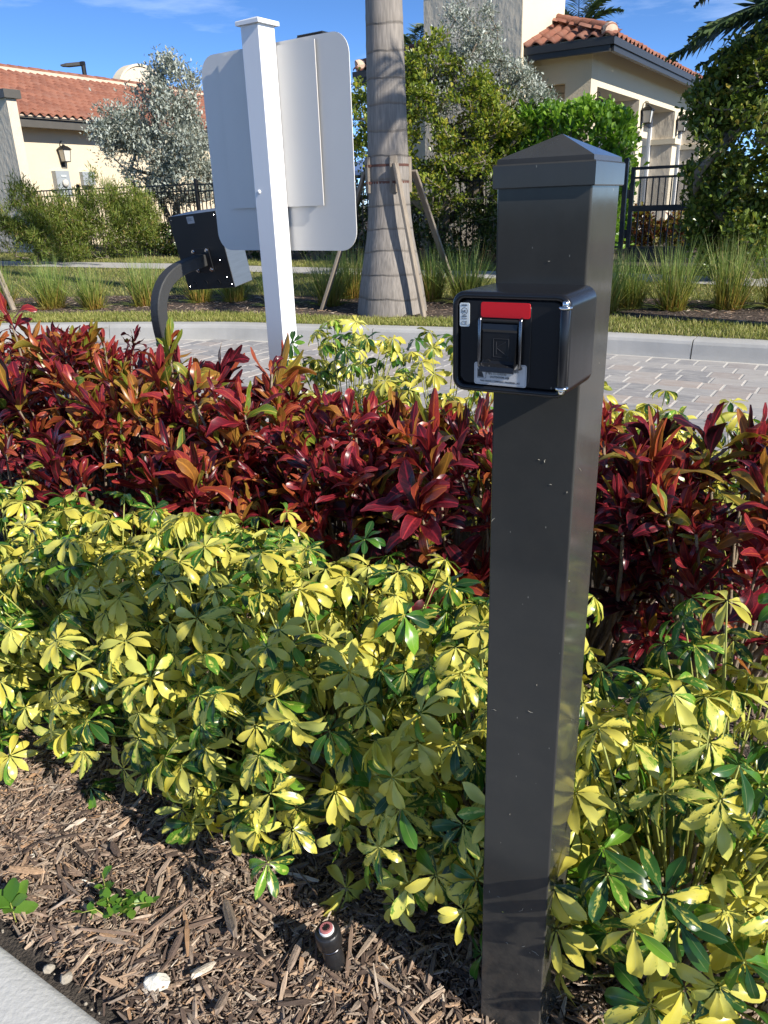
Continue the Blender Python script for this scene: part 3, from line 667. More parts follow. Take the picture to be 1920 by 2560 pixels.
mb = MB(); mb.boxz(-19.8, -19.62, 14.55, 14.98, 1.75, 2.41); mb.build('cabinet', M['meter'], mt)
mb = MB(); mb.boxz(-19.62, -19.60, 14.70, 14.86, 2.26, 2.30); mb.build('nameplate', M['white_sticker'], mt)
mb = MB(); mb.lathe([(.07, 0), (.09, .02), (.09, .07), (.05, .10)], (0, 0, 0), 14); q = mb.build('meter_dome', M['lampglass'], mt); q.rotation_euler = (0, rad(90), 0); q.location = (-19.62, 14.78, 2.10)
mt = frame_root('small_electric_box', 'small dark electric box low on the cream wall, half hidden by the silver bush', 'electric box')
mb = MB(); mb.boxz(-19.8, -19.66, 15.45, 15.85, 2.05, 2.40); mb.build('cabinet', M['meter'], mt)

# ---- right house (clubhouse)
hr = frame_root('clubhouse', 'cream stucco clubhouse with tall window bays and a clay tile hip roof on the right', 'house')
A0, A1, B0, B1 = -5.05, -9.25, 15.0, 27.4
TOP = 3.74; LINT = 3.12; REC = .52
mb = MB()
mb.boxz(A1, A0, B0, B0 + .3, .2, 3.15); mb.boxz(A1, A0 - .001, B0 + .001, B0 + .3, 3.15, TOP)          # front wall (window cut below)
mb = MB()
mb.boxz(A1, -6.22, B0, B0 + .3, .2, TOP); mb.boxz(-6.22, -5.52, B0, B0 + .3, .2, 2.0); mb.boxz(-6.22, -5.52, B0, B0 + .3, 3.18, TOP)
mb.boxz(-5.52, A0, B0, B0 + .36, .2, TOP); mb.boxz(A1, A1 + .3, B0 + .3, B1, .2, TOP); mb.boxz(A1 + .3, A0 - .3, B1 - .3, B1, .2, TOP)
mb.build('wall', M['stucco'], hr)
mb = MB(); mb.boxz(A0 - REC, A0, B0 + .36, B1, LINT, TOP); mb.build('lintel', M['stucco_trim'], hr)
piers = [(18.10, 18.56), (21.24, 21.70), (24.38, 24.84), (26.9, 27.4)]
for p0, p1 in piers:
    mb = MB(); mb.boxz(A0 - REC, A0, p0, p1, .2, LINT - .002); pr = mb.build('pier', M['stucco_rough'], hr)
    mb = MB(); mb.boxz(A0 - REC, A0 + .003, p0 + .012, p1 - .003, .21, LINT - .004); mb.build('pier_face', M['stucco_trim'], pr) if False else None
    mb = MB(); mb.boxz(A0 - REC, A0 + .09, p0 - .07, p1 + .07, 2.41, 2.53); mb.build('ledge', M['stucco_trim'], pr)
    mb = MB(); mb.boxz(A0 + .001, A0 + .012, p0, p1, .21, LINT - .004); mb.build('face_render', M['stucco_trim'], pr)
xs0 = [15.36] + [p[1] for p in piers[:3]]; xs1 = [p[0] for p in piers]
for i, (q0, q1) in enumerate(zip(xs0, xs1)):
    mb = MB(); xx = A0 - REC
    for bb in (q0, (q0 + q1) / 2 - .04, q1 - .09): mb.boxz(xx - .06, xx + .02, bb, bb + .09, .3, LINT)
    mb.boxz(xx - .06, xx + .015, q0 + .09, q1 - .09, LINT - .10, LINT - .001); mb.boxz(xx - .06, xx + .015, q0 + .09, q1 - .09, .3, .5)
    w_ = mb.build('window', M['whiteframe'], hr)
    for s0, s1 in ((q0 + .09, (q0 + q1) / 2 - .04), ((q0 + q1) / 2 + .05, q1 - .09)):
        mb = MB(); mb.boxz(xx - .03, xx - .022, s0, s1, .5, LINT - .1); mb.build('pane', M['glass'], w_)
        mb = MB(); n = 10
        for k in range(5):
            c = s1 - .05 - k * .06; mb.tube([(xx - .12, c, .5), (xx - .11 + .02 * (k % 2), c, 1.8), (xx - .12, c, LINT - .05)], .034, 6)
        mb.build('curtain', M['whiteframe'], w_)
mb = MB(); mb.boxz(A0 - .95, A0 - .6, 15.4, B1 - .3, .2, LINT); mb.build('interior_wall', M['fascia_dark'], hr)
mb = MB()
for k in range(9): mb.boxz(-6.22, -5.52, B0 + .12, B0 + .15, 2.0 + k * .131, 2.0 + k * .131 + .122)
mb.build('shutter', M['tanshade'], hr)
# eaves and roof
OV = .45; EA0, EA1, EB0, EB1 = A0 + OV, A1 - OV, B0 - OV, B1 + OV
mb = MB(); mb.boxz(EA1, EA0, EB0, EB1, 3.742, 3.76); mb.build('soffit', M['stucco_trim'], hr)
mb = MB()
mb.boxz(EA1, EA0, EB0 - .05, EB0 + .03, 3.53, 3.71); mb.boxz(EA0 - .03, EA0 + .05, EB0 + .03, EB1, 3.53, 3.71); mb.boxz(EA1 - .05, EA1 + .03, EB0 + .03, EB1, 3.53, 3.71)
mb.boxz(EA1 - .05, EA0 + .05, EB0 - .08, EB0 - .052, 3.62, 3.735); mb.boxz(EA0 + .052, EA0 + .08, EB0 - .08, EB1, 3.62, 3.735)
mb.build('fascia', M['fascia_dark'], hr)
PT = math.tan(rad(20)); half = (EA0 - EA1) / 2; mid = (EA0 + EA1) / 2; RZ2 = 3.76 + half * PT
mb = MB(); e = 3.765
mb.add([(EA0, EB0, e), (EA1, EB0, e), (EA1, EB1, e), (EA0, EB1, e), (mid, EB0 + half, RZ2), (mid, EB1 - half, RZ2)],
       [[1, 0, 4], [0, 3, 5, 4], [3, 2, 5], [2, 1, 4, 5], [0, 1, 2, 3]])
rr_ = mb.build('roof', M['mortar'], hr)
recs = []; cs = math.cos(rad(20)); sn = math.sin(rad(20))
Rf = axes((1, 0, 0), (0, cs, sn)); Rr = axes((0, 1, 0), (-cs, 0, sn))
for k in range(int(half / cs / TE)):
    y = k * TE - .08
    for i in range(int(2 * half / TW) + 1):
        a = EA1 + .1 + i * TW
        if min(a - EA1, EA0 - a) > y * cs - .02: recs.append((0, Rf @ Rx(rng.normal(0, .02)), np.array([a, EB0 + y * cs, e + y * sn]) + rng.normal(0, .004, 3)))
    for i in range(int((EB1 - EB0) / TW)):
        bb = EB0 + .1 + i * TW
        if min(bb - EB0, EB1 - bb) > y * cs - .02: recs.append((1 + k, Rr @ Rx(rng.normal(0, .02)), np.array([EA0 - y * cs, bb, e + y * sn]) + rng.normal(0, .004, 3)))
recs.sort(key=lambda q: q[0]); tiles(rr_, [(R, p) for _, R, p in recs], 300)
for x0 in (EA0, EA1): ridge(rr_, (x0, EB0, e + .03), (mid, EB0 + half, RZ2 + .03))
ridge(rr_, (mid, EB0 + half, RZ2 + .02), (mid, EB1 - half, RZ2 + .02))
for x0 in (EA0, EA1):
    mb = MB(); d = 1 if x0 == EA0 else -1; mb.lathe([(.0, -.02), (.11, 0), (.12, .05), (.11, .16)], (0, 0, 0), 12); q = mb.build('hip_end', M['mortar'], rr_); q.location = (x0, EB0, e + .07)
    q.rotation_euler = (rad(-80), 0, rad(45) * d)
# tower
mb = MB(); mb.boxz(-8.06, -6.13, 14.38, 16.4, .2, 4.98); tw = mb.build('tower', M['stucco_rough'], hr)
mb = MB(); mb.boxz(-6.129, -6.118, 14.385, 16.4, .2, 4.98); mb.build('tower_render', M['stucco_trim'], tw)
mb = MB(); mb.boxz(-8.13, -6.05, 14.31, 16.48, 4.98, 5.14); mb.build('tower_cap', M['stucco_trim'], tw)
lantern(A0 + .012, 18.34, 2.69, -PH, 'black lantern on the first window pier, middle of the clubhouse three', .8)
lantern(A0 + .012, 21.48, 2.69, -PH, 'small black lantern on the farther window pier, next to the big dark shrub', .8)
lantern(A0, 15.16, 2.60, -PH, 'black lantern at the clubhouse corner just above the clipped hedge', .8)

# ---- street lamp and parasol far behind
t = thing('street_lamp', 'dark pole lamp with a flat arm rising behind the left tile roof', 'street lamp', (-13.8, 42.8, 0))
mb = MB(); mb.tube([(0, 0, 0), (0, 0, 8.15)], .11, 8); mb.build('pole', M['blackm'], t)
mb = MB(); mb.add([(-.12, -.12, 7.95), (.08, -.12, 8.0), (.08, .12, 8.0), (-.12, .12, 7.95), (-.12, -.12, 8.13), (.08, -.12, 8.15), (.08, .12, 8.15), (-.12, .12, 8.13)], np.array([[0, 3, 2, 1], [4, 5, 6, 7], [0, 1, 5, 4], [2, 3, 7, 6], [1, 2, 6, 5], [0, 4, 7, 3]])); mb.build('arm', M['blackm'], t)
mb = MB(); mb.rings([[(-.12, y, z) for y, z in ((-.16, 7.98), (.16, 7.98), (.16, 8.12), (-.16, 8.12))], [(-.75, y, z) for y, z in ((-.2, 7.95), (.2, 7.95), (.2, 8.08), (-.2, 8.08))], [(-1.05, y, z) for y, z in ((-.16, 7.97), (.16, 7.97), (.16, 8.03), (-.16, 8.03))]], cap0=True); mb.build('lamp_head', M['fascia'], t)
t = thing('parasol', 'blue pool parasol glimpsed between the white sign and the palm trunk', 'umbrella', (-.3, 26.5, 0))
mb = MB(); k = 8; R1 = [(1.15 * math.cos(2 * math.pi * i / k), 1.15 * math.sin(2 * math.pi * i / k), 2.25) for i in range(k)]; R2 = [(.25 * math.cos(2 * math.pi * i / k), .25 * math.sin(2 * math.pi * i / k), 2.52) for i in range(k)]; R0 = [(x, y, 2.12) for x, y, _ in R1]
mb.rings([R0, R1, R2, [(0.01 * x, .01 * y, 2.62) for x, y, _ in R2]]); mb.build('canopy', M['umb'], t)
mb = MB(); mb.tube([(0, 0, 0), (0, 0, 2.7)], .03, 6); mb.build('pole', M['whiteframe'], t)

# ------------------------------------------------------------------ pool fence and gate
FB = 12.25
fz = lambda a: float(terr(*W(a, FB)[:2]))
fence = frame_root('pool_fence', 'black metal picket fence running between the hedges and the houses', 'fence')
PX = [-17.65 + 1.83 * k for k in range(8)] + [-3.52]
def one_panel(root, a0, a1):
    g = .45; ztop = 1.84 - .0105 * ((a0 + a1) / 2 + 17)
    for z in (ztop, ztop - .125, .58):
        mb = MB(); mb.boxz(a0 + .03, a1 - .03, FB - .016, FB + .016, z - .028, z); mb.build('rail', M['blackm'], root)
    mb = MB(); mb.boxz(-.008, .008, -.008, .008, .50, ztop - .03); me = mb.mesh('picket', M['blackm'])
    k = int(round((a1 - a0) / .118))
    for i in range(1, k):
        a = a0 + (a1 - a0) * i / k; o = link('picket', me, root); o.location = (a, FB, 0)
    return ztop
for i, a in enumerate(PX):
    zt = 1.84 - .0105 * (a + 17) + .05
    mb = MB(); mb.boxz(a - .03, a + .03, FB - .03, FB + .03, .2, zt); mb.boxz(a - .036, a + .036, FB - .036, FB + .036, zt, zt + .022); mb.boxz(a - .022, a + .022, FB - .022, FB + .022, zt + .022, zt + .04); mb.build('post', M['blackm'], fence)
    if i + 1 < len(PX): one_panel(fence, a, PX[i + 1])
fence2 = frame_root('pool_fence', 'black picket fence continuing right of the gate behind the dark shrub', 'fence')
for a in (-2.50, -.67):
    mb = MB(); mb.boxz(a - .03, a + .03, FB - .03, FB + .03, .2, 1.72); mb.build('post', M['blackm'], fence2)
zt = 1.84 - .0105 * 15.4
one_panel(fence2, -2.50, -.67)
gate = frame_root('pool_gate', 'black metal gate with pickets, mesh and a solid kick plate by the clubhouse', 'gate')
mb = MB()
mb.boxz(-3.44, -3.385, FB - .025, FB + .025, .38, 1.66); mb.boxz(-2.60, -2.55, FB - .025, FB + .025, .38, 1.66)
mb.boxz(-3.385, -2.60, FB - .02, FB + .02, 1.62, 1.66); mb.boxz(-3.385, -2.60, FB - .015, FB + .015, 1.50, 1.53); mb.boxz(-3.385, -2.60, FB - .024, FB + .024, 1.06, 1.14); mb.boxz(-3.385, -2.60, FB - .02, FB + .02, .55, .575)
mb.build('gate_frame', M['blackm'], gate)
mb = MB(); mb.boxz(-3.385, -2.60, FB - .006, FB + .006, .38, .55); mb.build('kick_plate', M['kiosk'], gate)
mb = MB(); mb.boxz(-.008, .008, -.008, .008, .56, 1.51); me = mb.mesh('picket', M['blackm'])
for i in range(1, 9):
    o = link('picket', me, gate); o.location = (-3.385 + .785 * i / 9, FB, 0)
mb = MB()
for i in range(56):
    x = -3.385 + .785 * (i + .5) / 56; mb.boxz(x - .0012, x + .0012, FB + .012, FB + .014, 1.14, 1.50)
for i in range(26):
    z = 1.14 + .36 * (i + .5) / 26; mb.boxz(-3.385, -2.60, FB + .014, FB + .016, z - .0012, z + .0012)
mb.build('wire_mesh', M['blackm'], gate)
for z in (.75, 1.30):
    mb = MB(); mb.tube([(-3.46, FB - .01, z - .06), (-3.46, FB - .01, z + .06)], .018, 8); mb.build('hinge', M['blackm'], gate)
mb = MB(); mb.boxz(-2.56, -2.50, FB - .05, FB + .04, 1.20, 1.36); mb.build('latch', M['blackm'], gate)

# ------------------------------------------------------------------ trees, hedges and shrubs
def leaf_t(w, l, fold=.25, kind='ellip'):
    """6-quad-free cheap leaf: two quads folded along the midrib, length along +y"""
    if kind == 'obov': m, ww = .62, .5
    elif kind == 'lin': m, ww = .5, .5
    else: m, ww = .45, .5
    v = np.array([(0, 0, 0), (-w * ww, l * m, fold * w * .5), (0, l, -.1 * l), (w * ww, l * m, fold * w * .5), (0, l * m, 0)])
    if kind == 'obov':
        v = np.array([(0, 0, 0), (-w * .30, l * .35, .04 * w), (-w * .5, l * .72, .1 * w), (0, l, -.05 * l), (w * .5, l * .72, .1 * w), (w * .30, l * .35, .04 * w)])
        return v, np.array([[0, 5, 4, 3], [0, 3, 2, 1]]), np.array([(.5, 0), (.2, .35), (0, .7), (.5, 1), (1, .7), (.8, .35)])
    return v, np.array([[0, 4, 2, 1], [0, 3, 2, 4]]), np.array([(.5, 0), (0, .5), (.5, 1), (1, .5), (.5, .5)])
def rot_frames(d, r, flip=None):
    """d: (L,3) blade directions; returns rotation matrices with y along d and z facing up as far as it can, rolled at random"""
    d = d / (np.linalg.norm(d, axis=1)[:, None] + 1e-9)
    up = np.tile([0, 0, 1.], (len(d), 1)) + r.normal(0, .45, d.shape)
    x = np.cross(d, up); x /= np.linalg.norm(x, axis=1)[:, None] + 1e-9; z = np.cross(x, d)
    return np.stack([x, d, z], 2)
def branching(base, pts, r, r0, wob=.06, start=None):
    """joins every point to the nearest part of a growing skeleton; returns limb polylines with radii"""
    nodes = [np.array(b, float) for b in base]; par = [-1] + list(range(len(base) - 1)); cnt = [0] * len(nodes)
    order = np.argsort(np.linalg.norm(pts - nodes[-1], axis=1)); ends = []
    for i in order:
        p = pts[i]; N = np.array(nodes); d = np.linalg.norm(N - p, axis=1) + .25 * np.maximum(0, N[:, 2] - p[2] + .05)
        j = int(np.argmin(d)); q = nodes[j]; L = np.linalg.norm(p - q); k = max(1, int(L / .16)); prev = j
        for s in range(1, k + 1):
            t = s / k; m = q + (p - q) * t + (r.normal(0, wob * L * .3, 3) if s < k else 0) + np.array([0, 0, -.10 * L * math.sin(math.pi * t)])
            nodes.append(m); par.append(prev); cnt.append(0); prev = len(nodes) - 1
        ends.append(prev)
    for e_ in ends:
        j = e_
        while j >= 0: cnt[j] += 1; j = par[j]
    mx = max(cnt)
    R = [max(.0025, r0 * (c / mx) ** .52) for c in cnt]; return nodes, par, R, ends
def limbs_mesh(nodes, par, R, n=5, rmin=0.):
    mb = MB(); kids = {}
    for i, p in enumerate(par): kids.setdefault(p, []).append(i)
    stack = [(0, None)]
    while stack:
        s, pr = stack.pop(); ch = [s] if pr is None else [pr, s]
        while True:
            k = kids.get(ch[-1], [])
            if not k: break
            k = sorted(k, key=lambda q: -R[q])
            for q in k[1:]: stack.append((q, ch[-1]))
            ch.append(k[0])
        rr = [R[i] for i in ch]
        if pr is not None: rr[0] = min(rr[0], rr[1] * 1.25)
        if len(ch) > 1 and max(rr) > rmin: mb.tube([nodes[i] for i in ch], rr, n)
    return mb
def blob(r, n, c, rad3, shell=.55, zcut=None):
    out = []
    while len(out) < n:
        d = r.normal(size=3); d /= np.linalg.norm(d); p = d * (shell + (1 - shell) * r.random() ** .6) * (1 + .12 * math.sin(5 * d[0] + 3 * d[2]) + r.normal(0, .05))
        p = np.array(c) + p * np.array(rad3)
        if zcut is None or p[2] > zcut: out.append(p)
    return np.array(out)
def leafy(name, label, cat, base, pts, leafm, tmpl, per, spread, size, seed, trunk_r=.05, barkm='bark', up=.5, stems=1, group=None, twigs=True, rnd_h=0.):
    """a woody plant: limbs grown to the crown points, leaves clustered on the twig ends"""
    r = np.random.default_rng(seed); base = np.array(base, float); pts = np.asarray(pts)
    t = thing(name, label, cat, base, 0, group); pts = pts - base
    if stems == 1: groups = [pts]
    else:
        ang = np.arctan2(pts[:, 1], pts[:, 0]) + r.normal(0, .5, len(pts)); groups = [g for g in (pts[(np.floor((ang + np.pi) / (2 * np.pi) * stems).astype(int) % stems) == k] for k in range(stems)) if len(g)]
    allL, allN, allP = MB(), [], []
    first = True
    for g in groups:
        b0 = r.normal(0, .05, 3) * (stems > 1); b0[2] = -.05
        lo = g[:, 2].min(); b1 = b0 + (g.mean(0) - b0) * .18; b1[2] = max(.1, lo * .5); nodes, par, R, ends = branching([b0, (b0 + b1) / 2, b1], g, r, trunk_r)
        if twigs: lm = limbs_mesh(nodes, par, R); lm.build('trunk' if stems == 1 else 'stem', M[barkm], t, smooth=True)
        for e_ in ends:
            a = nodes[e_]; b_ = nodes[par[e_]]; allN.append((a, a - b_))
    L = len(allN) * per; P = np.repeat(np.array([a for a, _ in allN]), per, 0); D = np.repeat(np.array([d / (np.linalg.norm(d) + 1e-6) for _, d in allN]), per, 0)
    tt = r.random(L)[:, None]; pos = P - D * tt * spread * .9 + r.normal(0, spread * .38, (L, 3))
    out = pos - P; d = D * .6 + r.normal(0, .75, (L, 3)) + np.array([0, 0, up]) + out / (spread + 1e-6) * .4
    Rm = rot_frames(d, r) * (size * r.uniform(.6, 1.25, L))[:, None, None]
    mb = MB(); rv = r.random(L) if not rnd_h else np.clip(r.random(L) * (1 - rnd_h) + rnd_h * np.clip((pos[:, 2] - pos[:, 2].min()) / (np.ptp(pos[:, 2]) + 1e-6), 0, 1), 0, .999)
    mb.bake(tmpl, Rm, pos, rnd=rv); mb.build('crown', M[leafm], t, smooth=False); return t
EL, OB, LI = leaf_t(.45, 1.), leaf_t(.62, 1., kind='obov'), leaf_t(.16, 1., kind='lin')
r = np.random.default_rng(21)
# silver buttonwood bushes
pts = np.concatenate([blob(r, 150, (-4.55, 18.4, 2.85), (1.15, .9, 1.0)), blob(r, 34, (-4.2, 18.5, 3.75), (.7, .5, .55)), blob(r, 30, (-5.3, 18.2, 2.9), (.6, .5, .45)), blob(r, 40, (-4.0, 18.3, 1.9), (.9, .6, .5))])
leafy('silver_bush', 'tall silvery grey bush against the cream house left of the white sign', 'bush', (-4.5, 18.4, .43), pts, 'silver', EL, 95, .27, .092, 31, .07, stems=3, up=.4, group=None)
pts = np.concatenate([blob(r, 95, (1.75, 13.95, 3.0), (.95, .7, .75)), blob(r, 40, (2.45, 13.9, 2.75), (.62, .5, .4)), blob(r, 26, (1.55, 13.8, 3.75), (.5, .4, .35)), blob(r, 14, (.85, 13.8, 3.15), (.35, .3, .25)), blob(r, 20, (2.9, 14.0, 2.45), (.35, .3, .25))])
leafy('silver_bush', 'silvery grey bush in front of the stucco tower, above the clipped hedge', 'bush', (1.9, 14.0, .4), pts, 'silver', EL, 90, .18, .062, 32, .06, stems=3, up=.4)
# the light-green multi-stem tree
pts = np.concatenate([blob(r, 150, (1.15, 13.5, 2.55), (1.25, .85, .85), .5), blob(r, 40, (.25, 13.6, 2.55), (.65, .5, .8), .4), blob(r, 46, (1.3, 13.2, 1.65), (.95, .6, .5), .45), blob(r, 16, (-.45, 13.8, 2.75), (.4, .4, .75)), blob(r, 26, (2.05, 13.4, 2.3), (.45, .4, .5)), np.array([(.62 + .1 * k, 13.3, 3.25 + .075 * k) for k in range(6)])])
leafy('broadleaf_tree', 'light green many-stemmed tree behind the braced palm trunk', 'tree', (1.06, 13.9, .38), pts, 'treeleaf', OB, 64, .16, .072, 33, .085, stems=4, up=.45)
# clipped hedge
r2 = np.random.default_rng(22); n = 1500
hp = []
while len(hp) < n:
    a, b_, z = r2.uniform(-5.75, -3.72), r2.uniform(12.45, 13.5), r2.uniform(.5, 2.58)
    top = 2.58 - .25 * max(0, (a + 4.3) / .6) ** 2 if a > -4.3 else 2.58
    if z > top: continue
    e_ = min(a + 5.75, -3.72 - a, b_ - 12.45, top - z)
    if e_ < .16 or r2.random() < .05: hp.append(W(a, b_, z))
leafy('clipped_hedge', 'bright green clipped hedge with paddle leaves behind the dark post', 'hedge', W(-4.7, 12.95, .38), np.array(hp), 'clusia', OB, 9, .12, .115, 34, .05, stems=5, up=.75)
# big dark shrub at right
pts = np.concatenate([blob(r, 170, (4.62, 9.75, 1.75), (.86, .8, 1.12), .6), blob(r, 46, (4.10, 9.9, 2.25), (.40, .4, .33)), blob(r, 60, (4.50, 9.7, 2.58), (.66, .5, .36)), blob(r, 70, (4.28, 9.7, 1.0), (.58, .55, .6))])
leafy('large_shrub', 'large dark green shrub filling the right edge beside the gate', 'shrub', (4.5, 9.8, .28), pts, 'bigshrub', OB, 88, .17, .075, 35, .07, stems=5, up=.5)
# feathery hedge plants on the left, each its own
fx = [(-7.55, 15.9, .62, 1.0, 'feathery green hedge plant at the far left edge below the stucco pier'), (-6.75, 16.2, .55, .95, 'feathery green hedge plant below the lantern on the left house'),
      (-6.2, 16.7, .45, .8, 'thin feathery hedge plant between the lantern and the silver bush'), (-5.55, 17.0, .60, 1.05, 'dense feathery hedge plant in front of the left silver bush'),
      (-4.85, 17.15, .50, .90, 'feathery hedge plant just left of the card-reader box')]
for k, (x, y, w, h, lab) in enumerate(fx):
    pts = blob(r, 150, (x, y, .4 + h * .80), (w * .95, .45, h * .82), .3)
    leafy('feathery_shrub', lab, 'shrub', (x, y, .40), pts, 'fern', LI, 70, .17, .10, 50 + k, .022, stems=3, up=.6, group='feathery hedge plants along the fence')
for k, (x, y, w, h, lab) in enumerate([(-4.35, 17.3, .75, .62, 'low dark hedge shrub behind the card-reader box'), (-3.15, 16.8, .85, .70, 'low dark hedge shrub between the card reader and the white post'), (-1.9, 16.0, .9, .75, 'low dark hedge shrub beneath the white sign'),
                                      (-.55, 15.2, .95, 1.05, 'dark shrub left of the palm trunk'), (.45, 14.3, .85, 1.0, 'dark low shrub just behind the palm trunk'), (1.45, 13.5, .85, 1.0, 'dark low shrub under the light green tree'), (2.25, 13.0, .8, 1.0, 'dark low shrub under the clipped hedge, left of the dark post')]):
    pts = blob(r, 110, (x, y, .38 + h * .5), (w * .75, .45, h * .58), .5)
    leafy('hedge_shrub', lab, 'shrub', (x, y, .36), pts, 'darkleaf', OB, 30, .13, .06, 60 + k, .03, stems=3, up=.5, group='low dark hedge shrubs')
for k, (x, y, w, h, lab) in enumerate([(4.35, 13.5, .55, .55, 'orange and green croton bush seen through the gate'), (5.0, 13.3, .5, .5, 'croton bush behind the gate, nearer the dark shrub')]):
    pts = blob(r, 60, (x, y, .4 + h * .6), (w * .7, .45, h * .6), .5)
    leafy('croton_bush', lab, 'bush', (x, y, .38), pts, 'crotonfar', OB, 26, .12, .085, 70 + k, .02, stems=3, up=.6)
pts = blob(r, 70, (-.6, 20.5, 2.0), (1.3, .8, 1.0), .4)
leafy('far_tree', 'green tree far behind the left side of the palm trunk', 'tree', (-.5, 20.6, .4), pts, 'treeleaf', OB, 40, .25, .085, 77, .08, up=.4)

# ---- palms
def frond(base, az, el0, L, droop, r, nl=46, lw=.022, ll=.5):
    d0 = np.array([math.cos(az), math.sin(az)]); n = 14; P = []; e_ = el0; p = np.array(base, float)
    for i in range(n):
        P.append(p.copy()); p = p + L / n * np.array([d0[0] * math.cos(e_), d0[1] * math.cos(e_), math.sin(e_)]); e_ -= droop / n * (1 + .8 * i / n)
    P = np.array(P); mb = MB(); mb.tube(P, np.linspace(.018, .004, n), 5, rnd=.9)
    T = np.gradient(P, axis=0); T /= np.linalg.norm(T, axis=1)[:, None]; s = np.array([-d0[1], d0[0], 0])
    R_, p_ = [], []
    for i in range(nl):
        f = .14 + .86 * i / nl; k = f * (n - 1); k0 = min(int(k), n - 2); q = P[k0] + (P[k0 + 1] - P[k0]) * (k - k0); t = T[k0]; up = np.cross(s, t)
        for sg in (-1, 1):
            l = ll * (math.sin(math.pi * min(1, .18 + .82 * f)) ** .6 + .08) * r.uniform(.85, 1.1)
            d = s * sg * .8 + t * .75 + up * r.uniform(-.25, .45); d[2] -= .12; d /= np.linalg.norm(d); z = np.cross(s * sg, d); x = np.cross(d, t); x /= np.linalg.norm(x) + 1e-9
            R_.append(np.stack([x * lw * 2, d * l, np.cross(x, d) * .05], 1)); p_.append(q)
    tm = (np.array([(-.12, 0, 0), (.12, 0, 0), (.5, .45, 0), (0, 1, -1.2), (-.5, .45, 0)]), np.array([[0, 1, 2, 4]]), np.zeros((5, 2)))
    mb.bake((tm[0], np.array([[0, 1, 2, 4], [4, 2, 3, 3]])[:1], tm[2]), np.array(R_), np.array(p_), rnd=r.random(len(p_)))
    k = len(p_); base_i = mb.n - 5 * k; tri = (np.array([[4, 2, 3]])[None] + (base_i + np.arange(k) * 5)[:, None, None]).reshape(-1, 3); mb.t.append(tri)
    return mb
def palm(label, base, H, R0, nf, L, seed, az0=None, els=(1.2, -.5), group=None, cat='palm tree', droop=1.5, ll=.5, lean=(0, 0), azs=None):
    r = np.random.default_rng(seed); t = thing('palm_tree', label, cat, base, 0, group)
    pr = [(R0 * 1.5, -.1), (R0 * 1.25, .3), (R0, .8), (R0 * .92, H * .5), (R0 * .8, H * .9), (R0 * .9, H)]
    mb = MB(); mb.lathe(pr, (0, 0, 0), 14); mb.build('trunk', M['palmbark'], t, smooth=True)
    for i in range(nf):
        az = (azs[i] if azs else i * 2.399 + r.normal(0, .15)); el = els[0] + (els[1] - els[0]) * (i / nf) ** 1.1 + r.normal(0, .08)
        frond((.05 * math.cos(az), .05 * math.sin(az), H), az, el, L * r.uniform(.85, 1.1), droop * r.uniform(.8, 1.2), r, ll=ll).build('frond', M['frond'], t)
    return t
palm('palm whose dark fronds hang in from the upper right corner', (5.75, 9.75, .3), 2.92, .13, 14, 2.35, 81, els=(1.25, .25), droop=1.25, ll=.42)
rq = np.random.default_rng(811); pq = bpy.data.objects['palm_tree']
for az_, el_, L_, dr_ in ((2.86, .10, 2.55, .55), (2.86, .42, 2.7, .55), (2.95, -.12, 2.2, .3), (2.75, .26, 2.3, .7), (3.05, .2, 2.6, .8), (3.3, .05, 2.2, .7)):
    frond((-.05, 0, 2.88), az_, el_, L_, dr_, rq, ll=.46).build('frond', M['frond'], pq)
palm('small palm tuft rising behind the tile roof right of the tower', (5.6, 23.6, .4), 4.9, .12, 11, 1.5, 82, els=(1.35, .2), droop=1.0, ll=.42)
palm('palm tuft behind the roof at the left of the stucco tower', (1.25, 22.2, .4), 4.25, .12, 10, 1.3, 83, els=(1.35, .2), droop=1.0, ll=.4)

# ---- the braced palm trunk on the verge
t = thing('royal_palm', 'thick grey palm trunk with a flared base on the verge, strapped and braced', 'palm tree', (.17, 8.74, .16))
prf = [(.40, -.06), (.385, .02), (.375, .10), (.345, .30), (.30, .55), (.255, .78), (.228, 1.0), (.214, 1.25), (.208, 1.6), (.195, 2.2), (.182, 2.8), (.172, 3.4), (.168, 4.0), (.17, 6.0)]
fine = []
zz = np.linspace(-.06, 6.0, 130); rr2 = np.interp(zz, [z for _, z in prf], [q for q, _ in prf])
for q, z in zip(rr2, zz): fine.append((q + .003 * math.exp(-((z * 4.3 % 1) / .12) ** 2), z))
mb = MB(); mb.lathe(fine, (0, 0, 0), 36); mb.build('trunk', M['palmbark'], t, smooth=True)
rp_ = np.random.default_rng(84)
mb = MB(); mb.lathe([(.17, 6.0), (.20, 6.3), (.14, 7.2), (.08, 7.6)], n=16); mb.build('crownshaft', M['greenstem'], t, smooth=True)
for i in range(13):
    frond((0, 0, 7.5), i * 2.399, 1.25 - i * .13, 2.8, 1.6, rp_, ll=.55).build('frond', M['frond'], t)
palm('tall palm beyond the right edge of the frame, shading the braced trunk', (4.55, 5.95, .15), 5.0, .14, 12, 2.3, 85, els=(1.1, -.35), droop=1.3, ll=.5)
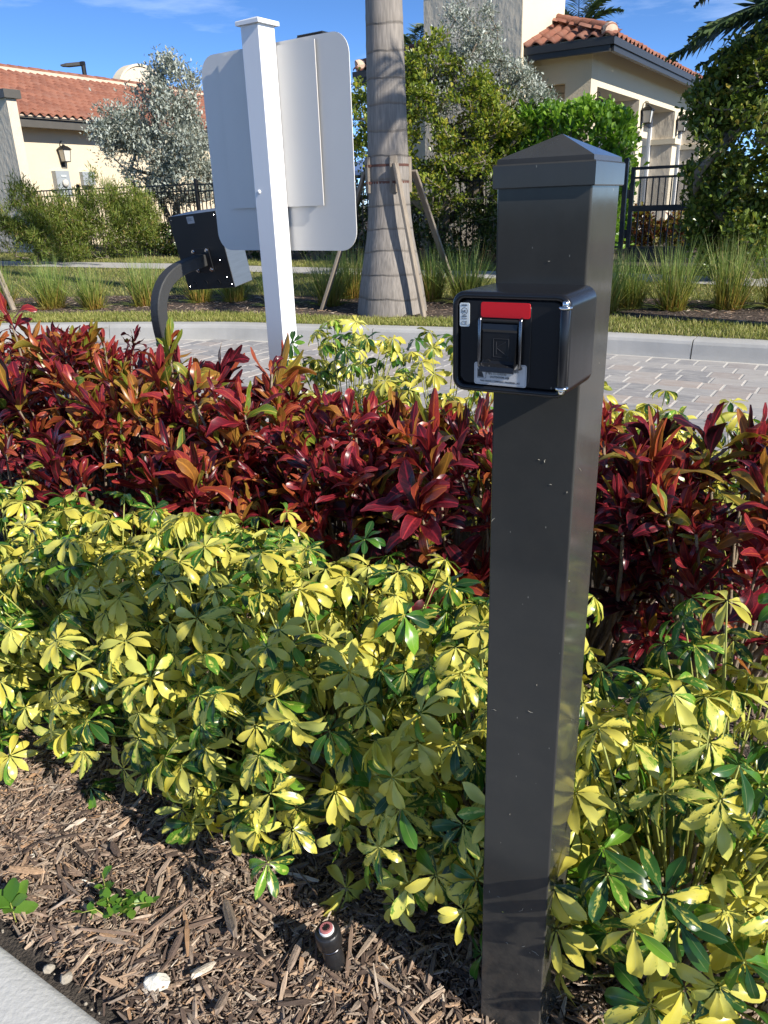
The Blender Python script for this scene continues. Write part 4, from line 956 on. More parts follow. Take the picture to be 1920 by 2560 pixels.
# boards, straps and stakes
br = thing('palm_brace', 'short wooden boards held round the palm trunk by two rusty straps', 'tree brace', (.17, 8.74, .16))
for th_ in (-78, -160, 20, 100):
    a = rad(th_); R_ = .205 + .022; mb = MB(); c, s = math.cos(a), math.sin(a)
    mb.box((0, 0, 0), (.036, .080, .34)); q = mb.build('board', M['stake'], br); q.location = (R_ * c, R_ * s, 1.40); q.rotation_euler = (0, 0, a)
for z in (1.335 + .14, 1.335 - .02):
    n = 40; th = np.arange(n + 1) * 2 * math.pi / n; rr_b = []
    for x in th:
        q = max(.209, max((.252 / max(.2, math.cos(x - rad(b0))) if abs((x - rad(b0) + math.pi) % (2 * math.pi) - math.pi) < .19 else 0) for b0 in (-78, -160, 20, 100))); rr_b.append(q)
    mb = MB(); mb.rings([[(q * math.cos(x), q * math.sin(x), zz_) for q, x in zip(np.array(rr_b) + o, th)] for o, zz_ in ((0, z), (.004, z), (.004, z + .024), (0, z + .024))], cap1=False, closed=False)
    mb.build('strap', M['strap'], br)
def stake(p0, p1, label, w=.034):
    p0, p1 = np.array(p0), np.array(p1); d = p1 - p0; L = np.linalg.norm(d)
    o = rbox('wooden_stake', M['stake'], None, -w, w, -w * .5, w * .5, 0, L, .004, 1); o.location = p0
    o.rotation_euler = Vector(d).to_track_quat('Z', 'Y').to_euler(); tag(o, label, 'stake', 'wooden stakes bracing the palm'); return o
stake((.50, 8.27, .12), (.235, 8.45, 1.66), 'front wooden stake leaning on the palm, nearest to the kerb')
stake((1.00, 9.75, .15), (.44, 8.86, 1.60), 'wooden stake leaning from the right side of the palm into the grasses')
stake((-.66, 9.06, .10), (-.075, 8.80, 1.60), 'wooden stake leaning left of the palm, partly behind the white sign')
stake((-4.62, 10.15, .10), (-5.02, 10.35, 1.5), 'wooden stake end at the far left edge, rising from the grasses')

# ------------------------------------------------------------------ grasses
def blades(mb, root, d, L, w, droop, seg, rnd, r):
    """arching tapered blades as strips"""
    n = len(root); side = np.stack([-d[:, 1], d[:, 0], np.zeros(n)], 1); side /= np.linalg.norm(side, axis=1)[:, None] + 1e-9
    tw = r.uniform(-1, 1, n)[:, None]; side = side + np.cross(d, side) * tw; side /= np.linalg.norm(side, axis=1)[:, None]
    V_, UV = [], []
    for k in range(seg + 1):
        t = k / seg; hz = d.copy(); hz[:, 2] = 0
        c = root + d * (L * t)[:, None] + (hz * (droop * t * t)[:, None] + np.array([0, 0, -1.]) * (droop * .55 * t ** 2.4)[:, None]) * L[:, None]
        ww = (w * (1 - t ** 1.6) + .0004)[:, None] * .5
        V_ += [c - side * ww, c + side * ww]; UV += [(0, t), (1, t)]
    v = np.stack(V_, 1).reshape(-1, 3); k = 2 * (seg + 1)
    f = np.array([[2 * i, 2 * i + 1, 2 * i + 3, 2 * i + 2] for i in range(seg)])
    f = (f[None] + (np.arange(n) * k)[:, None, None]).reshape(-1, 4)
    mb.add(v, f, np.tile(np.array(UV), (n, 1)), rnd=np.repeat(rnd, k))
def tuft(x, y, h, w, label, seed, nb=430):
    r = np.random.default_rng(seed); z = float(terr(x, y)); mb = MB(); h *= .86
    az = r.uniform(0, 2 * np.pi, nb); lean = np.abs(r.normal(0, .30, nb)) + .02
    d = np.stack([np.cos(az) * np.sin(lean), np.sin(az) * np.sin(lean), np.cos(lean)], 1)
    rr = w * .24 * np.sqrt(r.random(nb)); az2 = az + r.normal(0, .9, nb); root = np.stack([np.cos(az2) * rr, np.sin(az2) * rr, np.full(nb, -.02)], 1)
    L = h * r.uniform(.55, 1.25, nb); blades(mb, root, d, L, r.uniform(.004, .009, nb), r.uniform(0, .35, nb), 4, r.random(nb) * .86, r)
    nd = nb // 5; az = r.uniform(0, 2 * np.pi, nd); d = np.stack([np.cos(az) * .8, np.sin(az) * .8, np.full(nd, .6)], 1)
    blades(mb, np.stack([np.cos(az) * w * .2, np.sin(az) * w * .2, np.full(nd, -.01)], 1), d, r.uniform(.15, .45, nd) * h, np.full(nd, .005), r.uniform(.3, .9, nd), 3, np.full(nd, .97), r)
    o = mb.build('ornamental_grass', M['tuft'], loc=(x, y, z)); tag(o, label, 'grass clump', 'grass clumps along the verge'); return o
tufts = [(-4.85, 10.3, .70, .5, 'grass clump at the left edge beside the leaning stake'), (-4.15, 10.15, .74, .6, 'broad grass clump second from the left edge'), (-3.55, 9.95, .62, .46, 'grass clump midway between the left edge and the bent black arm'),
         (-2.92, 10.05, .72, .56, 'fan-shaped grass clump immediately left of the bent black arm'), (-2.25, 10.15, .62, .45, 'grass clump under the black card-reader box'), (-1.80, 10.1, .60, .45, 'grass clump just left of the white post'),
         (-1.18, 9.45, .62, .5, 'grass clump between the white post and the left palm stake'), (-.55, 9.35, .74, .5, 'dark grass clump between the left palm stake and the palm'), (-.30, 9.9, .75, .5, 'shaded grass clump against the left of the palm trunk'),
         (.66, 9.35, .70, .4, 'grass clump squeezed behind the front stake'), (1.02, 9.05, .74, .55, 'grass clump between the palm stake and the dark post'), (1.75, 8.75, .66, .5, 'grass clump hidden mostly by the dark post'),
         (2.30, 7.95, .72, .45, 'grass clump just right of the dark post'), (2.62, 8.15, .62, .42, 'smaller grass clump behind the one beside the dark post'), (2.98, 7.92, .78, .48, 'rounded grass clump below the gate'),
         (3.50, 7.82, .80, .50, 'grass clump with a brown base, right of the gate'), (3.95, 7.68, .82, .55, 'grass clump at the right edge of the verge')]
for k, (x, y, h, w, lab) in enumerate(tufts): tuft(x, y, h, w, lab, 100 + k)
def turf(name, x0, x1, ya, yb, n, h, seed):
    r = np.random.default_rng(seed); x = r.uniform(x0, x1, n); t = r.random(n); y = np.interp(x, XS, ya) * (1 - t) + np.interp(x, XS, yb) * t
    root = np.stack([x, y, terr(x, y) - .004], 1); az = r.uniform(0, 2 * np.pi, n); le = np.abs(r.normal(0, .5, n))
    d = np.stack([np.cos(az) * np.sin(le), np.sin(az) * np.sin(le), np.cos(le)], 1)
    patch = .5 + .28 * np.sin(x * 2.1 + y) * np.sin(y * 3.3 - x * .7)
    mb = MB(); blades(mb, root, d, h * r.uniform(.5, 1.3, n), r.uniform(.004, .008, n), r.uniform(.1, .6, n), 2, np.clip(patch + r.normal(0, .25, n), 0, .99), r)
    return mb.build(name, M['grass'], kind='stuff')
turf('verge_grass', -5.6, 4.3, c0 + .0, y_m0 + .04, 36000, .055, 201)
turf('lawn_grass', -8.0, 5.5, y_m1 - .05, y_s0, 46000, .06, 202)
turf('back_lawn_grass', -9.5, 5.8, y_s1, y_h, 22000, .07, 203)

def rebase(root, a, b, z):
    root.location = W(a, b, z)
    for c in root.children: c.location = c.location - Vector((a, b, z))
for o_, q in ((hl, (-19.8, 14, .4)), (fw, (-18.3, 12.5, .4)), (mt, (-19.75, 15.6, 1.7)), (hr, (-5.05, 15.0, .4)), (fence, (-10.5, FB, .38)), (fence2, (-1.6, FB, .3)), (gate, (-3.0, FB, .33))): rebase(o_, *q)

# ------------------------------------------------------------------ dark post with its key box
def text(s, size, mat_, parent, x, y, z, align='LEFT', rot=(rad(90), 0, 0), sx=1.0):
    c = bpy.data.curves.new('lettering', 'FONT'); c.body = s; c.size = size; c.align_x = align; c.extrude = .00012; c.materials.append(mat_)
    tmp = bpy.data.objects.new('tmp', c); COL.objects.link(tmp); dg = bpy.context.evaluated_depsgraph_get()
    me = bpy.data.meshes.new_from_object(tmp.evaluated_get(dg)); bpy.data.objects.remove(tmp); bpy.data.curves.remove(c); me.name = 'lettering'
    o = link('lettering', me, parent, (x, y, z)); o.rotation_euler = rot; o.scale = (sx, 1, 1); return o
PY = rad(31.4); w = .1016
pu = np.array([math.cos(PY), -math.sin(PY), 0]); pv = np.array([math.sin(PY), math.cos(PY), 0]); PC = np.array([.218, .8268, 0])
pcen = PC - pu * w / 2 + pv * w / 2
post = thing('key_post', 'dark bronze square metal post with a pyramid cap in the shrub bed', 'post', pcen, -PY)
rbox('shaft', M['post'], post, -w / 2, w / 2, -w / 2, w / 2, -.1, 1.295, .0022, 3)
def sq(h, z): return [(-h, -h, z), (h, -h, z), (h, h, z), (-h, h, z)]
h0 = w / 2 + .0012; h1 = w / 2 + .0036
mb = MB(); mb.rings([sq(h0, 1.291), sq(h1 - .0008, 1.2905), sq(h1, 1.2915), sq(h1, 1.3125), sq(h1 - .0012, 1.3140), sq(h1 - .0030, 1.3140), sq(h1 - .0036, 1.3190), sq(.0015, 1.3420), sq(.0004, 1.3424)])
mb.build('cap', M['post'], post)
rf_ = np.random.default_rng(61); mb = MB()
for i in range(24):
    face = rf_.random() < .8; z = rf_.uniform(.08, 1.27); x = rf_.uniform(-w / 2 + .004, w / 2 - .004); ln = rf_.choice([.0012, .002, .0035, .006], p=[.5, .3, .15, .05]); a = rf_.uniform(0, 3.14); wd = rf_.uniform(.00025, .0005); k = rf_.uniform(-.5, .5)
    pts = []
    for t in (-1, 0, 1):
        dx, dz = math.cos(a) * ln * t - math.sin(a) * k * ln * (t == 0), math.sin(a) * ln * t + math.cos(a) * k * ln * (t == 0)
        pts.append((x + dx, -w / 2 - .0006, z + dz) if face else (w / 2 + .0006, x + dx, z + dz))
    mb.tube(pts, [wd * .4, wd, wd * .4], 4)
mb.build('clippings', M['fleck'], post, kind='stuff')
box = thing('key_box', 'small black lock box with a red strip, mounted on the dark post', 'lock box', pcen - pv * (w / 2 + .083) - pu * .0003 + np.array([0, 0, 1.144]), -PY)
# local: x across, y into the post, z up, centre of the front at the origin
BW, BH = .1265, .1025; N6 = 7
def rr(ins, y, cz=0., r0=.0135):
    return [(x, y, z + cz) for x, z in rrect(BW - 2 * ins, BH - 2 * ins, max(.002, r0 - ins * .8), N6)]
mb = MB(); mb.rings([rr(.0, .0826), rr(.0, .005), rr(.0003, .0025), rr(.0012, .0008), rr(.003, 0), rr(.0058, .0002), rr(.0068, .0012), rr(.0072, .0035), rr(.0072, .008)], cap0=False, cap1=True)
mb.build('housing', M['box'], box, smooth=True).data.polygons[-1].use_smooth = False
def plate(name, m, x0, x1, z0, z1, y0, y1, r_, par, e=.0006, smooth=False):
    cx, cz, ww, hh = (x0 + x1) / 2, (z0 + z1) / 2, x1 - x0, z1 - z0
    mk = lambda i, y: [(x, y, z) for x, z in rrect(ww - 2 * i, hh - 2 * i, max(.0003, r_ - i), 5, cx, cz)]
    mb = MB(); mb.rings([mk(0, y0), mk(0, y1 + e), mk(e, y1)]); return mb.build(name, m, par, smooth=smooth)
door = plate('door', M['box'], -.0548, .0555, -.0432, .0437, .008, .0022, .010, box, .0012)
plate('door_plate', M['box'], -.0535, .0235, -.0420, .0425, .0023, .0010, .009, door, .0006)
red = plate('red_strip', M['red'], -.0305, .0222, .0262, .0412, .0010, .0004, .0022, box, .0002)
st = plate('certification_label', M['white_sticker'], -.0542, -.0430, .0160, .0398, .0010, .0006, .0018, box, .0001)
def ring2(par, cx, cz, r0, r1, y, m, n=28):
    th = np.arange(n + 1) * 2 * math.pi / n; mb = MB()
    mb.rings([[(cx + q * math.cos(t), y, cz + q * math.sin(t)) for t in th] for q in (r0, r1)], closed=False, cap1=False); return mb.build('emblem', m, par)
ring2(st, -.0488, .0315, .0031, .0036, .0004, M['ink'])
text('UL', .0036, M['ink'], st, -.0488, .0004, .0302, 'CENTER'); text('LISTED', .0020, M['ink'], st, -.0488, .0004, .0368, 'CENTER'); text('LISTED', .0019, M['ink'], st, -.0488, .0004, .0258, 'CENTER')
text('KEY BOX', .0015, M['ghost_ink'], st, -.0488, .0004, .0236, 'CENTER'); text('CE', .0052, M['ghost_ink'], st, -.0488, .0004, .0180, 'CENTER', sx=1.1)
for z in (.0352, .0246, .0350): pass
ip = plate('serial_plate', M['sticker'], -.0372, .0205, -.0425, -.0195, .0010, .0006, .0026, box, .0001)
for i, q in enumerate(((-.0362, .0195, -.0415, -.0205),)):
    x0, x1, z0, z1 = q; mb = MB(); a_ = [(x, .00045, z) for x, z in rrect(x1 - x0, z1 - z0, .002, 5, (x0 + x1) / 2, (z0 + z1) / 2)]; b_ = [(x, .00045, z) for x, z in rrect(x1 - x0 - .0005, z1 - z0 - .0005, .0018, 5, (x0 + x1) / 2, (z0 + z1) / 2)]
    mb.rings([a_, b_], cap1=False); mb.build('border', M['ghost_ink'], ip)
mb = MB(); mb.add([(-.0328, .0004, -.0350), (-.0328, .0004, -.0268), (-.0300, .0004, -.0268), (-.0272, .0004, -.0318), (-.0262, .0004, -.0350)], [[0, 1, 2], [0, 2, 3], [0, 3, 4]]); mb.build('emblem', M['ink'], ip)
a_ = [(x, .00042, z) for x, z in rrect(.0098, .0105, .001, 4, -.0286, -.0308)]; b_ = [(x, .00042, z) for x, z in rrect(.0090, .0097, .0008, 4, -.0286, -.0308)]
mb = MB(); mb.rings([a_, b_], cap1=False); mb.build('emblem', M['ink'], ip)
text('SERIES', .0042, M['ink'], ip, .0122, .0004, -.0278, 'RIGHT'); text('N', .0060, M['ghost_ink'], ip, -.0238, .0004, -.0318)
text('SN 32-1090590', .0031, M['ghost_ink'], ip, -.0208, .0004, -.0318); text('OUTDOOR USE', .0027, M['ink'], ip, -.0085, .0004, -.0350, 'CENTER', sx=1.15)
text('THE KNOX COMPANY, PHOENIX, AZ', .0024, M['ink'], ip, -.0085, .0004, -.0394, 'CENTER', sx=1.1)
mb = MB()
for i in range(4):
    for k in range(4):
        if (i * 3 + k * 5 + i * k) % 3 != 1: mb.boxz(.0118 + i * .0008, .0118 + i * .0008 + .0006, .0003, .0005, -.0338 + k * .0008, -.0338 + k * .0008 + .0006)
# (machine-readable code left out)
# hinged lock cover between two steel rods
mb = MB(); cx0, cx1 = -.0268, .0105
pf = [(.0215, -.0008), (.0205, -.0030), (.0150, -.0040), (.0125, -.0028), (-.0165, -.0030), (-.0190, -.0048), (-.0215, -.0100), (-.0262, -.0112), (-.0272, -.0096), (-.0228, -.0080), (-.0205, -.0030), (-.0200, -.0012)]
mb.rings([[(x, y, z) for z, y in pf] for x in (cx0, cx0 + .0007, cx1 - .0007, cx1)], cap0=True, cap1=True); cv = mb.build('lock_cover', M['box'], box)
mb = MB()
for seg in (((-.0145, .006), (-.0145, -.0125)), ((-.0145, .006), (.0018, .006)), ((.0018, .006), (.0018, -.0125)), ((-.0145, -.0125), (.0018, -.0125)), ((-.0115, .0030), (-.0115, -.0095)), ((-.0115, -.003), (-.0015, .0030)), ((-.0115, -.003), (-.0015, -.0095))):
    (x0, z0), (x1, z1) = seg; mb.tube([(x0, -.0030, z0), (x1, -.0030, z1)], .00035, 4)
mb.build('emblem', M['kiosk2'], cv)
mb = MB(); mb.lathe([(.0001, 0), (.0032, 0), (.0032, .0012), (.0001, .0012)], n=14); q = mb.build('notch', M['rubber'], cv); q.rotation_euler = (rad(90), 0, 0); q.location = (-.0205, -.0030, -.0182)
for x in (-.0300, .0140):
    mb = MB(); mb.tube([(x, .0012, .0258), (x, -.0022, .0252), (x, -.0030, .0235), (x, -.0030, -.0210), (x, -.0022, -.0228), (x, .0012, -.0232)], .0019, 10); mb.build('steel_rod', M['rail'], box, smooth=True)
mb = MB(); mb.tube([(-.0292, -.0022, .0236), (.0132, -.0022, .0236)], .0016, 8); mb.build('cross_rod', M['rubber'], box)
mb = MB(); mb.lathe([(.0002, -.0385), (.0048, -.0385), (.0052, -.0378), (.0052, .0378), (.0048, .0385), (.0002, .0385)], (.0585, -.0028, 0), 20); hb = mb.build('hinge_barrel', M['box'], box, smooth=True)
for s_ in (1, -1):
    z = .0388 * s_; mb = MB(); mb.lathe([(.0002, z - .0016), (.0064, z - .0013), (.0068, z), (.0064, z + .0013), (.0002, z + .0016)], (.0585, -.0028, 0), 20); mb.lathe([(.0002, 0), (.0030, 0), (.0033, .0008), (.0030, .0040), (.0018, .0050), (.0002, .0052)] if s_ > 0 else [(.0002, -.0052), (.0018, -.0050), (.0030, -.0040), (.0033, -.0008), (.0030, 0), (.0002, 0)], (.0585, -.0028, z + .0014 * s_), 16)
    mb.build('hinge_pin', M['chrome'], hb, smooth=True)

# ------------------------------------------------------------------ white sign seen from behind
SY = rad(35.8); su = np.array([math.cos(SY), -math.sin(SY), 0]); sv = np.array([math.sin(SY), math.cos(SY), 0]); SC = np.array([-.4548, 3.7425, 0])
sp = thing('sign_post', 'white square post carrying a blank-backed rounded white sign', 'sign', SC - su * w / 2 + sv * w / 2, -SY)
rbox('post', M['whitepaint'], sp, -w / 2, w / 2, -w / 2, w / 2, -.1, 2.000, .002, 2)
h1 = .066; mb = MB(); mb.rings([sq(w / 2 + .002, 2.000), sq(h1, 2.000), sq(h1, 2.014), sq(h1 - .002, 2.017), sq(.0015, 2.036)], cap0=True); mb.build('cap', M['whitepaint'], sp)
# sign panel in local coordinates: x from the post centre
sx0, sx1 = -.492 + w / 2, .38 + w / 2; sz0, sz1 = 1.091, 1.944
def rplate(name, m, x0, x1, z0, z1, y0, y1, r_, par):
    mk = lambda y: [(x, y, z) for x, z in rrect(x1 - x0, z1 - z0, r_, 8, (x0 + x1) / 2, (z0 + z1) / 2)]
    mb = MB(); mb.rings([mk(y0), mk(y1)], cap0=True, cap1=True); return mb.build(name, m, par)
rplate('sign_panel', M['signback'], sx0, sx1, sz0, sz1, w / 2 + .016, w / 2 + .020, .085, sp)
rplate('backing_plate', M['signback'], -.362 + w / 2, .213 + w / 2, 1.283, 1.928, w / 2 + .002, w / 2 + .006, .002, sp)
mb = MB(); mb.boxz(.150 + w / 2, .170 + w / 2, w / 2 + .0061, w / 2 + .0159, 1.284, 1.927); mb.build('spacer_strip', M['signback'], sp)
mb = MB(); mb.boxz(-.33 + w / 2, -.31 + w / 2, w / 2 + .0061, w / 2 + .0159, 1.284, 1.927); mb.build('spacer_strip', M['signback'], sp)
mb = MB(); mb.lathe([(.0005, 0), (.009, 0), (.009, .004), (.006, .008), (.0005, .009)], n=14); q = mb.build('bolt', M['whitepaint'], sp); q.rotation_euler = (rad(90), 0, 0); q.location = (-.023, -w / 2, 1.35)
mb = MB(); mb.lathe([(.0005, 0), (.006, 0), (.006, .006), (.0005, .007)], n=10); q = mb.build('bolt', M['strap'], sp); q.rotation_euler = (0, rad(-90), 0); q.location = (-w / 2, .01, 1.90)
mb = MB(); x0 = .085 + w / 2; mb.boxz(x0, x0 + .145, w / 2 + .04, w / 2 + .10, 1.930, 1.952)
for i in range(17): mb.boxz(x0 + .004 + i * .0083, x0 + .0075 + i * .0083, w / 2 + .040, w / 2 + .10, 1.952, 1.960)
mb.build('sign_lamp', M['kiosk'], sp)

# ------------------------------------------------------------------ card-reader box on its bent arm
KY = rad(33); kc = np.array([-.937, 4.40, 1.071])
ku = np.array([math.cos(KY), -math.sin(KY), 0]); kv = np.array([math.sin(KY), math.cos(KY), 0])
kb = kc - kv * .30; kb[2] = 0
ks = thing('card_reader', 'black card-reader box tilted on a bent black arm beside the white sign', 'card reader', kb, -KY)
Rk = Matrix.Rotation(rad(-3.9), 3, 'Y') @ Matrix.Rotation(rad(9.1), 3, 'X')
# local x along ku, y away from the camera (kv), z up
def kpart(name, m, parent, x0, x1, y0, y1, z0, z1, bev=.002):
    o = rbox(name, m, parent, x0, x1, y0, y1, z0, z1, bev, 1)
    if parent is ks: o.rotation_euler = Rk.to_euler(); o.location = (0, .30, 1.071)
    return o
bp_ = kpart('back_panel', M['kiosk'], ks, -.176, .176, -.003, .0, -.197, .197, .001)
hs = kpart('housing', M['alum'], ks, -.1755, .1755, .0005, .150, -.1965, .1965, .003)
lb = kpart('label_sticker', M['sticker'], ks, -.040, .012, -.0045, -.0032, .150, .186, .0004)
text('ID 1', .010, M['ghost_ink'], lb, -.036, -.0050, .172) if False else None
mb = MB()
for k, (zz, wl_) in enumerate(((.1785, .020), (.1735, .034), (.1685, .030), (.1635, .036))): mb.boxz(-.036, -.036 + wl_, -.0050, -.00455, zz, zz + .0022)
mb.build('print_lines', M['ghost_ink'], lb)
fl = kpart('flange', M['blackm'], ks, -.062, .062, -.0095, -.0032, -.105, .020, .002)
for x, z in ((-.050, .008), (.050, .008), (-.050, -.093), (.050, -.093)):
    mb = MB(); mb.lathe([(.0005, 0), (.0105, 0), (.0105, .004), (.0062, .0042), (.0062, .012), (.0005, .012)], n=8); q = mb.build('bolt', M['chrome'], fl); q.rotation_euler = (rad(90), 0, 0); q.location = (x, -.0095, z)
for x, z in ((-.158, .178), (.158, .178), (-.158, -.178), (.158, -.178), (.12, -.05), (.14, -.14)):
    mb = MB(); mb.lathe([(.0005, 0), (.0036, 0), (.0026, .002), (.0005, .0022)], n=8); q = mb.build('screw', M['chrome'], bp_); q.rotation_euler = (rad(90), 0, 0); q.location = (x, -.003, z)
for x in (-.115, -.03, .065):
    mb = MB(); mb.lathe([(.0005, 0), (.016, 0), (.016, .002), (.0005, .001)], n=16); q = mb.build('knockout', M['rubber'], bp_); q.rotation_euler = (rad(90), 0, 0); q.location = (x, -.003, -.165)
ap = [(.0, 1.030), (-.08, 1.018), (-.16, 1.004), (-.225, .982), (-.280, .95), (-.322, .905), (-.352, .84), (-.360, .76), (-.348, .65), (-.312, .55), (-.270, .44), (-.215, .30), (-.15, .16), (-.08, 0)]
ap = np.array(ap); tt_ = np.linspace(0, len(ap) - 1, 44); apx = np.interp(tt_, np.arange(len(ap)), ap[:, 0]); apz = np.interp(tt_, np.arange(len(ap)), ap[:, 1])
for _ in range(5): apx[1:-1] = (apx[:-2] + 2 * apx[1:-1] + apx[2:]) / 4; apz[1:-1] = (apz[:-2] + 2 * apz[1:-1] + apz[2:]) / 4
tx, tz = np.gradient(apx), np.gradient(apz); tn = np.hypot(tx, tz); tx, tz = tx / tn, tz / tn
rg = []
hw = .032; cc = [(hw - .005, -hw), (hw, -hw + .005), (hw, hw - .005), (hw - .005, hw), (-hw + .005, hw), (-hw, hw - .005), (-hw, -hw + .005), (-hw + .005, -hw)]
for x, z, dx, dz in zip(apx, apz, tx, tz): rg.append([(s_, x + .30 - dz * o_, z + dx * o_) for s_, o_ in cc])
mb = MB(); mb.rings(rg, cap0=True); mb.build('arm', M['arm'], ks)

# ------------------------------------------------------------------ sprinkler, stones, weeds
sk = thing('sprinkler', 'black pop-up sprinkler with a pink nozzle standing in the wood-chip mulch', 'sprinkler', (-.112, .985, -.01), .4)
sk.scale = (.72, .72, .80); sk.rotation_euler = (rad(-3), rad(-7), .4)
mb = MB(); mb.lathe([(.0255, -.03), (.0255, .088), (.024, .09)], n=28); mb.build('body', M['pipe'], sk, smooth=True)
mb = MB(); mb.lathe([(.0255, .0885), (.0285, .089), (.0290, .0915), (.0285, .094)], n=28); mb.build('collar', M['rail'], sk, smooth=True)
mb = MB(); mb.lathe([(.0285, .0942), (.0318, .098), (.0325, .120), (.0318, .131), (.0290, .135), (.0215, .1365), (.0195, .1345), (.0005, .1345)], n=28); mb.build('cap', M['pipe'], sk, smooth=True)
mb = MB(); mb.lathe([(.0185, .1346), (.0185, .1400), (.0172, .1412), (.0005, .1412)], n=24); nz_ = mb.build('nozzle', M['whiteframe'], sk)
mb = MB(); mb.lathe([(.0166, .1413), (.0166, .1440), (.0150, .1452), (.0100, .1452), (.0100, .1440), (.0005, .1440)], n=24); mb.build('nozzle_ring', M['pink'], nz_)
mb = MB()
for i in range(12):
    a = i * math.pi / 6; mb.boxz(-.0008, .0008, .0028, .0098, .1441, .1456); v_ = mb.v[-1]; c, s = math.cos(a), math.sin(a); mb.v[-1] = v_ @ np.array([[c, s, 0], [-s, c, 0], [0, 0, 1]])
mb.lathe([(.0026, .1441), (.0026, .1450), (.0005, .1450)], n=10); mb.build('filter_fins', M['rubber'], nz_)
def stone(x, y, s, seed, label, m='rock'):
    r = np.random.default_rng(seed); bm = bmesh.new(); bmesh.ops.create_icosphere(bm, subdivisions=2, radius=1)
    for v in bm.verts: v.co = Vector((v.co.x * s[0], v.co.y * s[1], v.co.z * s[2])) * (1 + r.normal(0, .10))
    me = bpy.data.meshes.new('stone'); bm.to_mesh(me); bm.free(); me.materials.append(M[m]); o = link('stone', me, None, (x, y, s[2] * .62 + .008)); o.rotation_euler = (0, 0, r.uniform(0, 6)); tag(o, label, 'stone', 'white stones in the mulch'); return o
stone(-.428, .957, (.017, .026, .016), 1, 'largest white limestone lump on the mulch, near the pavement')
stone(-.640, 1.191, (.008, .009, .007), 2, 'small white stone beside the leafy weed')
stone(-.598, .978, (.014, .011, .008), 3, 'greyish stone on the bare soil at the pavement edge', 'tanrock')
stone(-.637, .996, (.009, .010, .008), 4, 'small round stone half sunk in soil at the pavement edge', 'tanrock')
stone(-.777, 1.259, (.010, .006, .006), 5, 'small white stone chip near the left edge of the mulch')
mb = MB()
for i in range(150):
    p = scatter_ab(1, -1.3, .1, B_EDGE + .004, B_EDGE + .10, 900 + i)[0]; s = rng.uniform(.0012, .0034); mb.lathe([(.2 * s, -.2 * s), (s, .2 * s), (.8 * s, .9 * s), (.1 * s, 1.2 * s)], p + np.array([0, 0, .002]), 6)
mb.build('pebbles', M['tanrock'], kind='stuff')
WL = (np.array([(0, 0, 0), (-.30, .35, .04), (-.32, .6, .05), (-.14, .9, .02), (0, 1, -.03), (.14, .9, .02), (.32, .6, .05), (.30, .35, .04), (0, .5, 0)]), np.array([[0, 8, 2, 1], [8, 4, 3, 2], [0, 7, 6, 8], [8, 6, 5, 4]]), np.array([(.5, 0), (.1, .35), (.05, .6), (.3, .9), (.5, 1), (.7, .9), (.95, .6), (.9, .35), (.5, .5)]))
mbw = MB(); mbw.add(WL[0], WL[1], WL[2]); WL_ME = mbw.mesh('leaf', M['pot'], True)
def weed(x, y, label, stems, seed, up=.3):
    r = np.random.default_rng(seed); t = thing('weed', label, 'weed', (x, y, .005), 0); mb = MB()
    for tip, n, sz in stems:
        tip = np.array(tip); P = [np.array([0, 0, 0]), tip * .5 + np.array([0, 0, .02]), tip]; mb.tube(P, [.0014, .0012, .0008], 4)
        for i in range(n):
            f = .25 + .75 * (i + .5) / n; p = P[0] * (1 - f) ** 2 + 2 * P[1] * f * (1 - f) + P[2] * f * f; az = i * 2.4 + r.normal(0, .3)
            d = np.array([math.cos(az), math.sin(az), up + r.normal(0, .15)]); R_ = rot_frames(d[None], r)[0] * sz * r.uniform(.75, 1.2)
            o = link('leaf', WL_ME, t); mm = Matrix(R_.tolist()).to_4x4(); mm.translation = Vector(p); o.matrix_basis = mm
    mb.build('stem', M['greenstem'], t)
weed(-.555, 1.10, 'spindly green weed with small leaves growing in the mulch', [((-.035, .07, .05), 9, .026), ((.05, .015, .05), 11, .024), ((.09, .0, .045), 10, .024), ((.0, .0, .06), 8, .024), ((-.05, -.01, .035), 5, .024)], 41)
weed(-.745, 1.105, 'bright green seedling rosette at the left edge by the pavement', [((.0, .0, .05), 7, .045)], 42, .5)

# ------------------------------------------------------------------ umbrella shrubs and crotons, leaf by leaf
def blade_tmpl(prof, nl, hw, fold, droop, wave=0., twist=0., curl=0., r=None, stalk=0.):
    """a leaf blade along +y of unit length; prof(t) is the half width over t; creased at the midrib"""
    v, uv = [], []
    us = np.array([-1, -.5, 0, .5, 1])
    pos = np.array([0., 0., 0.]); ang = 0.
    ts = np.linspace(0, 1, nl + 1); ph = r.uniform(0, 6)
    for i, t in enumerate(ts):
        if i: ang -= droop / nl * (.4 + 1.2 * t); pos = pos + np.array([0, math.cos(ang), math.sin(ang)]) / nl
        wdt = prof(t) * hw; tw = twist * t
        for u in us:
            x = u * wdt; z = abs(u) * wdt * fold + wave * wdt * math.sin(t * 9 + ph + (1.3 if u > 0 else 0)) * u * u - curl * wdt * u * u
            x, z = x * math.cos(tw) - z * math.sin(tw), x * math.sin(tw) + z * math.cos(tw)
            v.append(pos + np.array([x, -z * math.sin(ang), z * math.cos(ang)])); uv.append(((u + 1) / 2, t))
    k = len(us); f = [[i * k + j, i * k + j + 1, (i + 1) * k + j + 1, (i + 1) * k + j] for i in range(nl) for j in range(k - 1)]
    return np.array(v), np.array(f), np.array(uv)
rt = np.random.default_rng(3)
def pS(t):
    return .10 + .05 * 0 if t < .10 else (.10 + .90 * max(0., math.sin(math.pi * min(1, ((t - .10) / .90) ** 1.15)) ** .72)) * (1 if t < .99 else .25)
def pC(t): return .13 + .87 * max(0., math.sin(math.pi * min(1., .03 + .95 * t ** .95))) ** .55 if t < .985 else .22
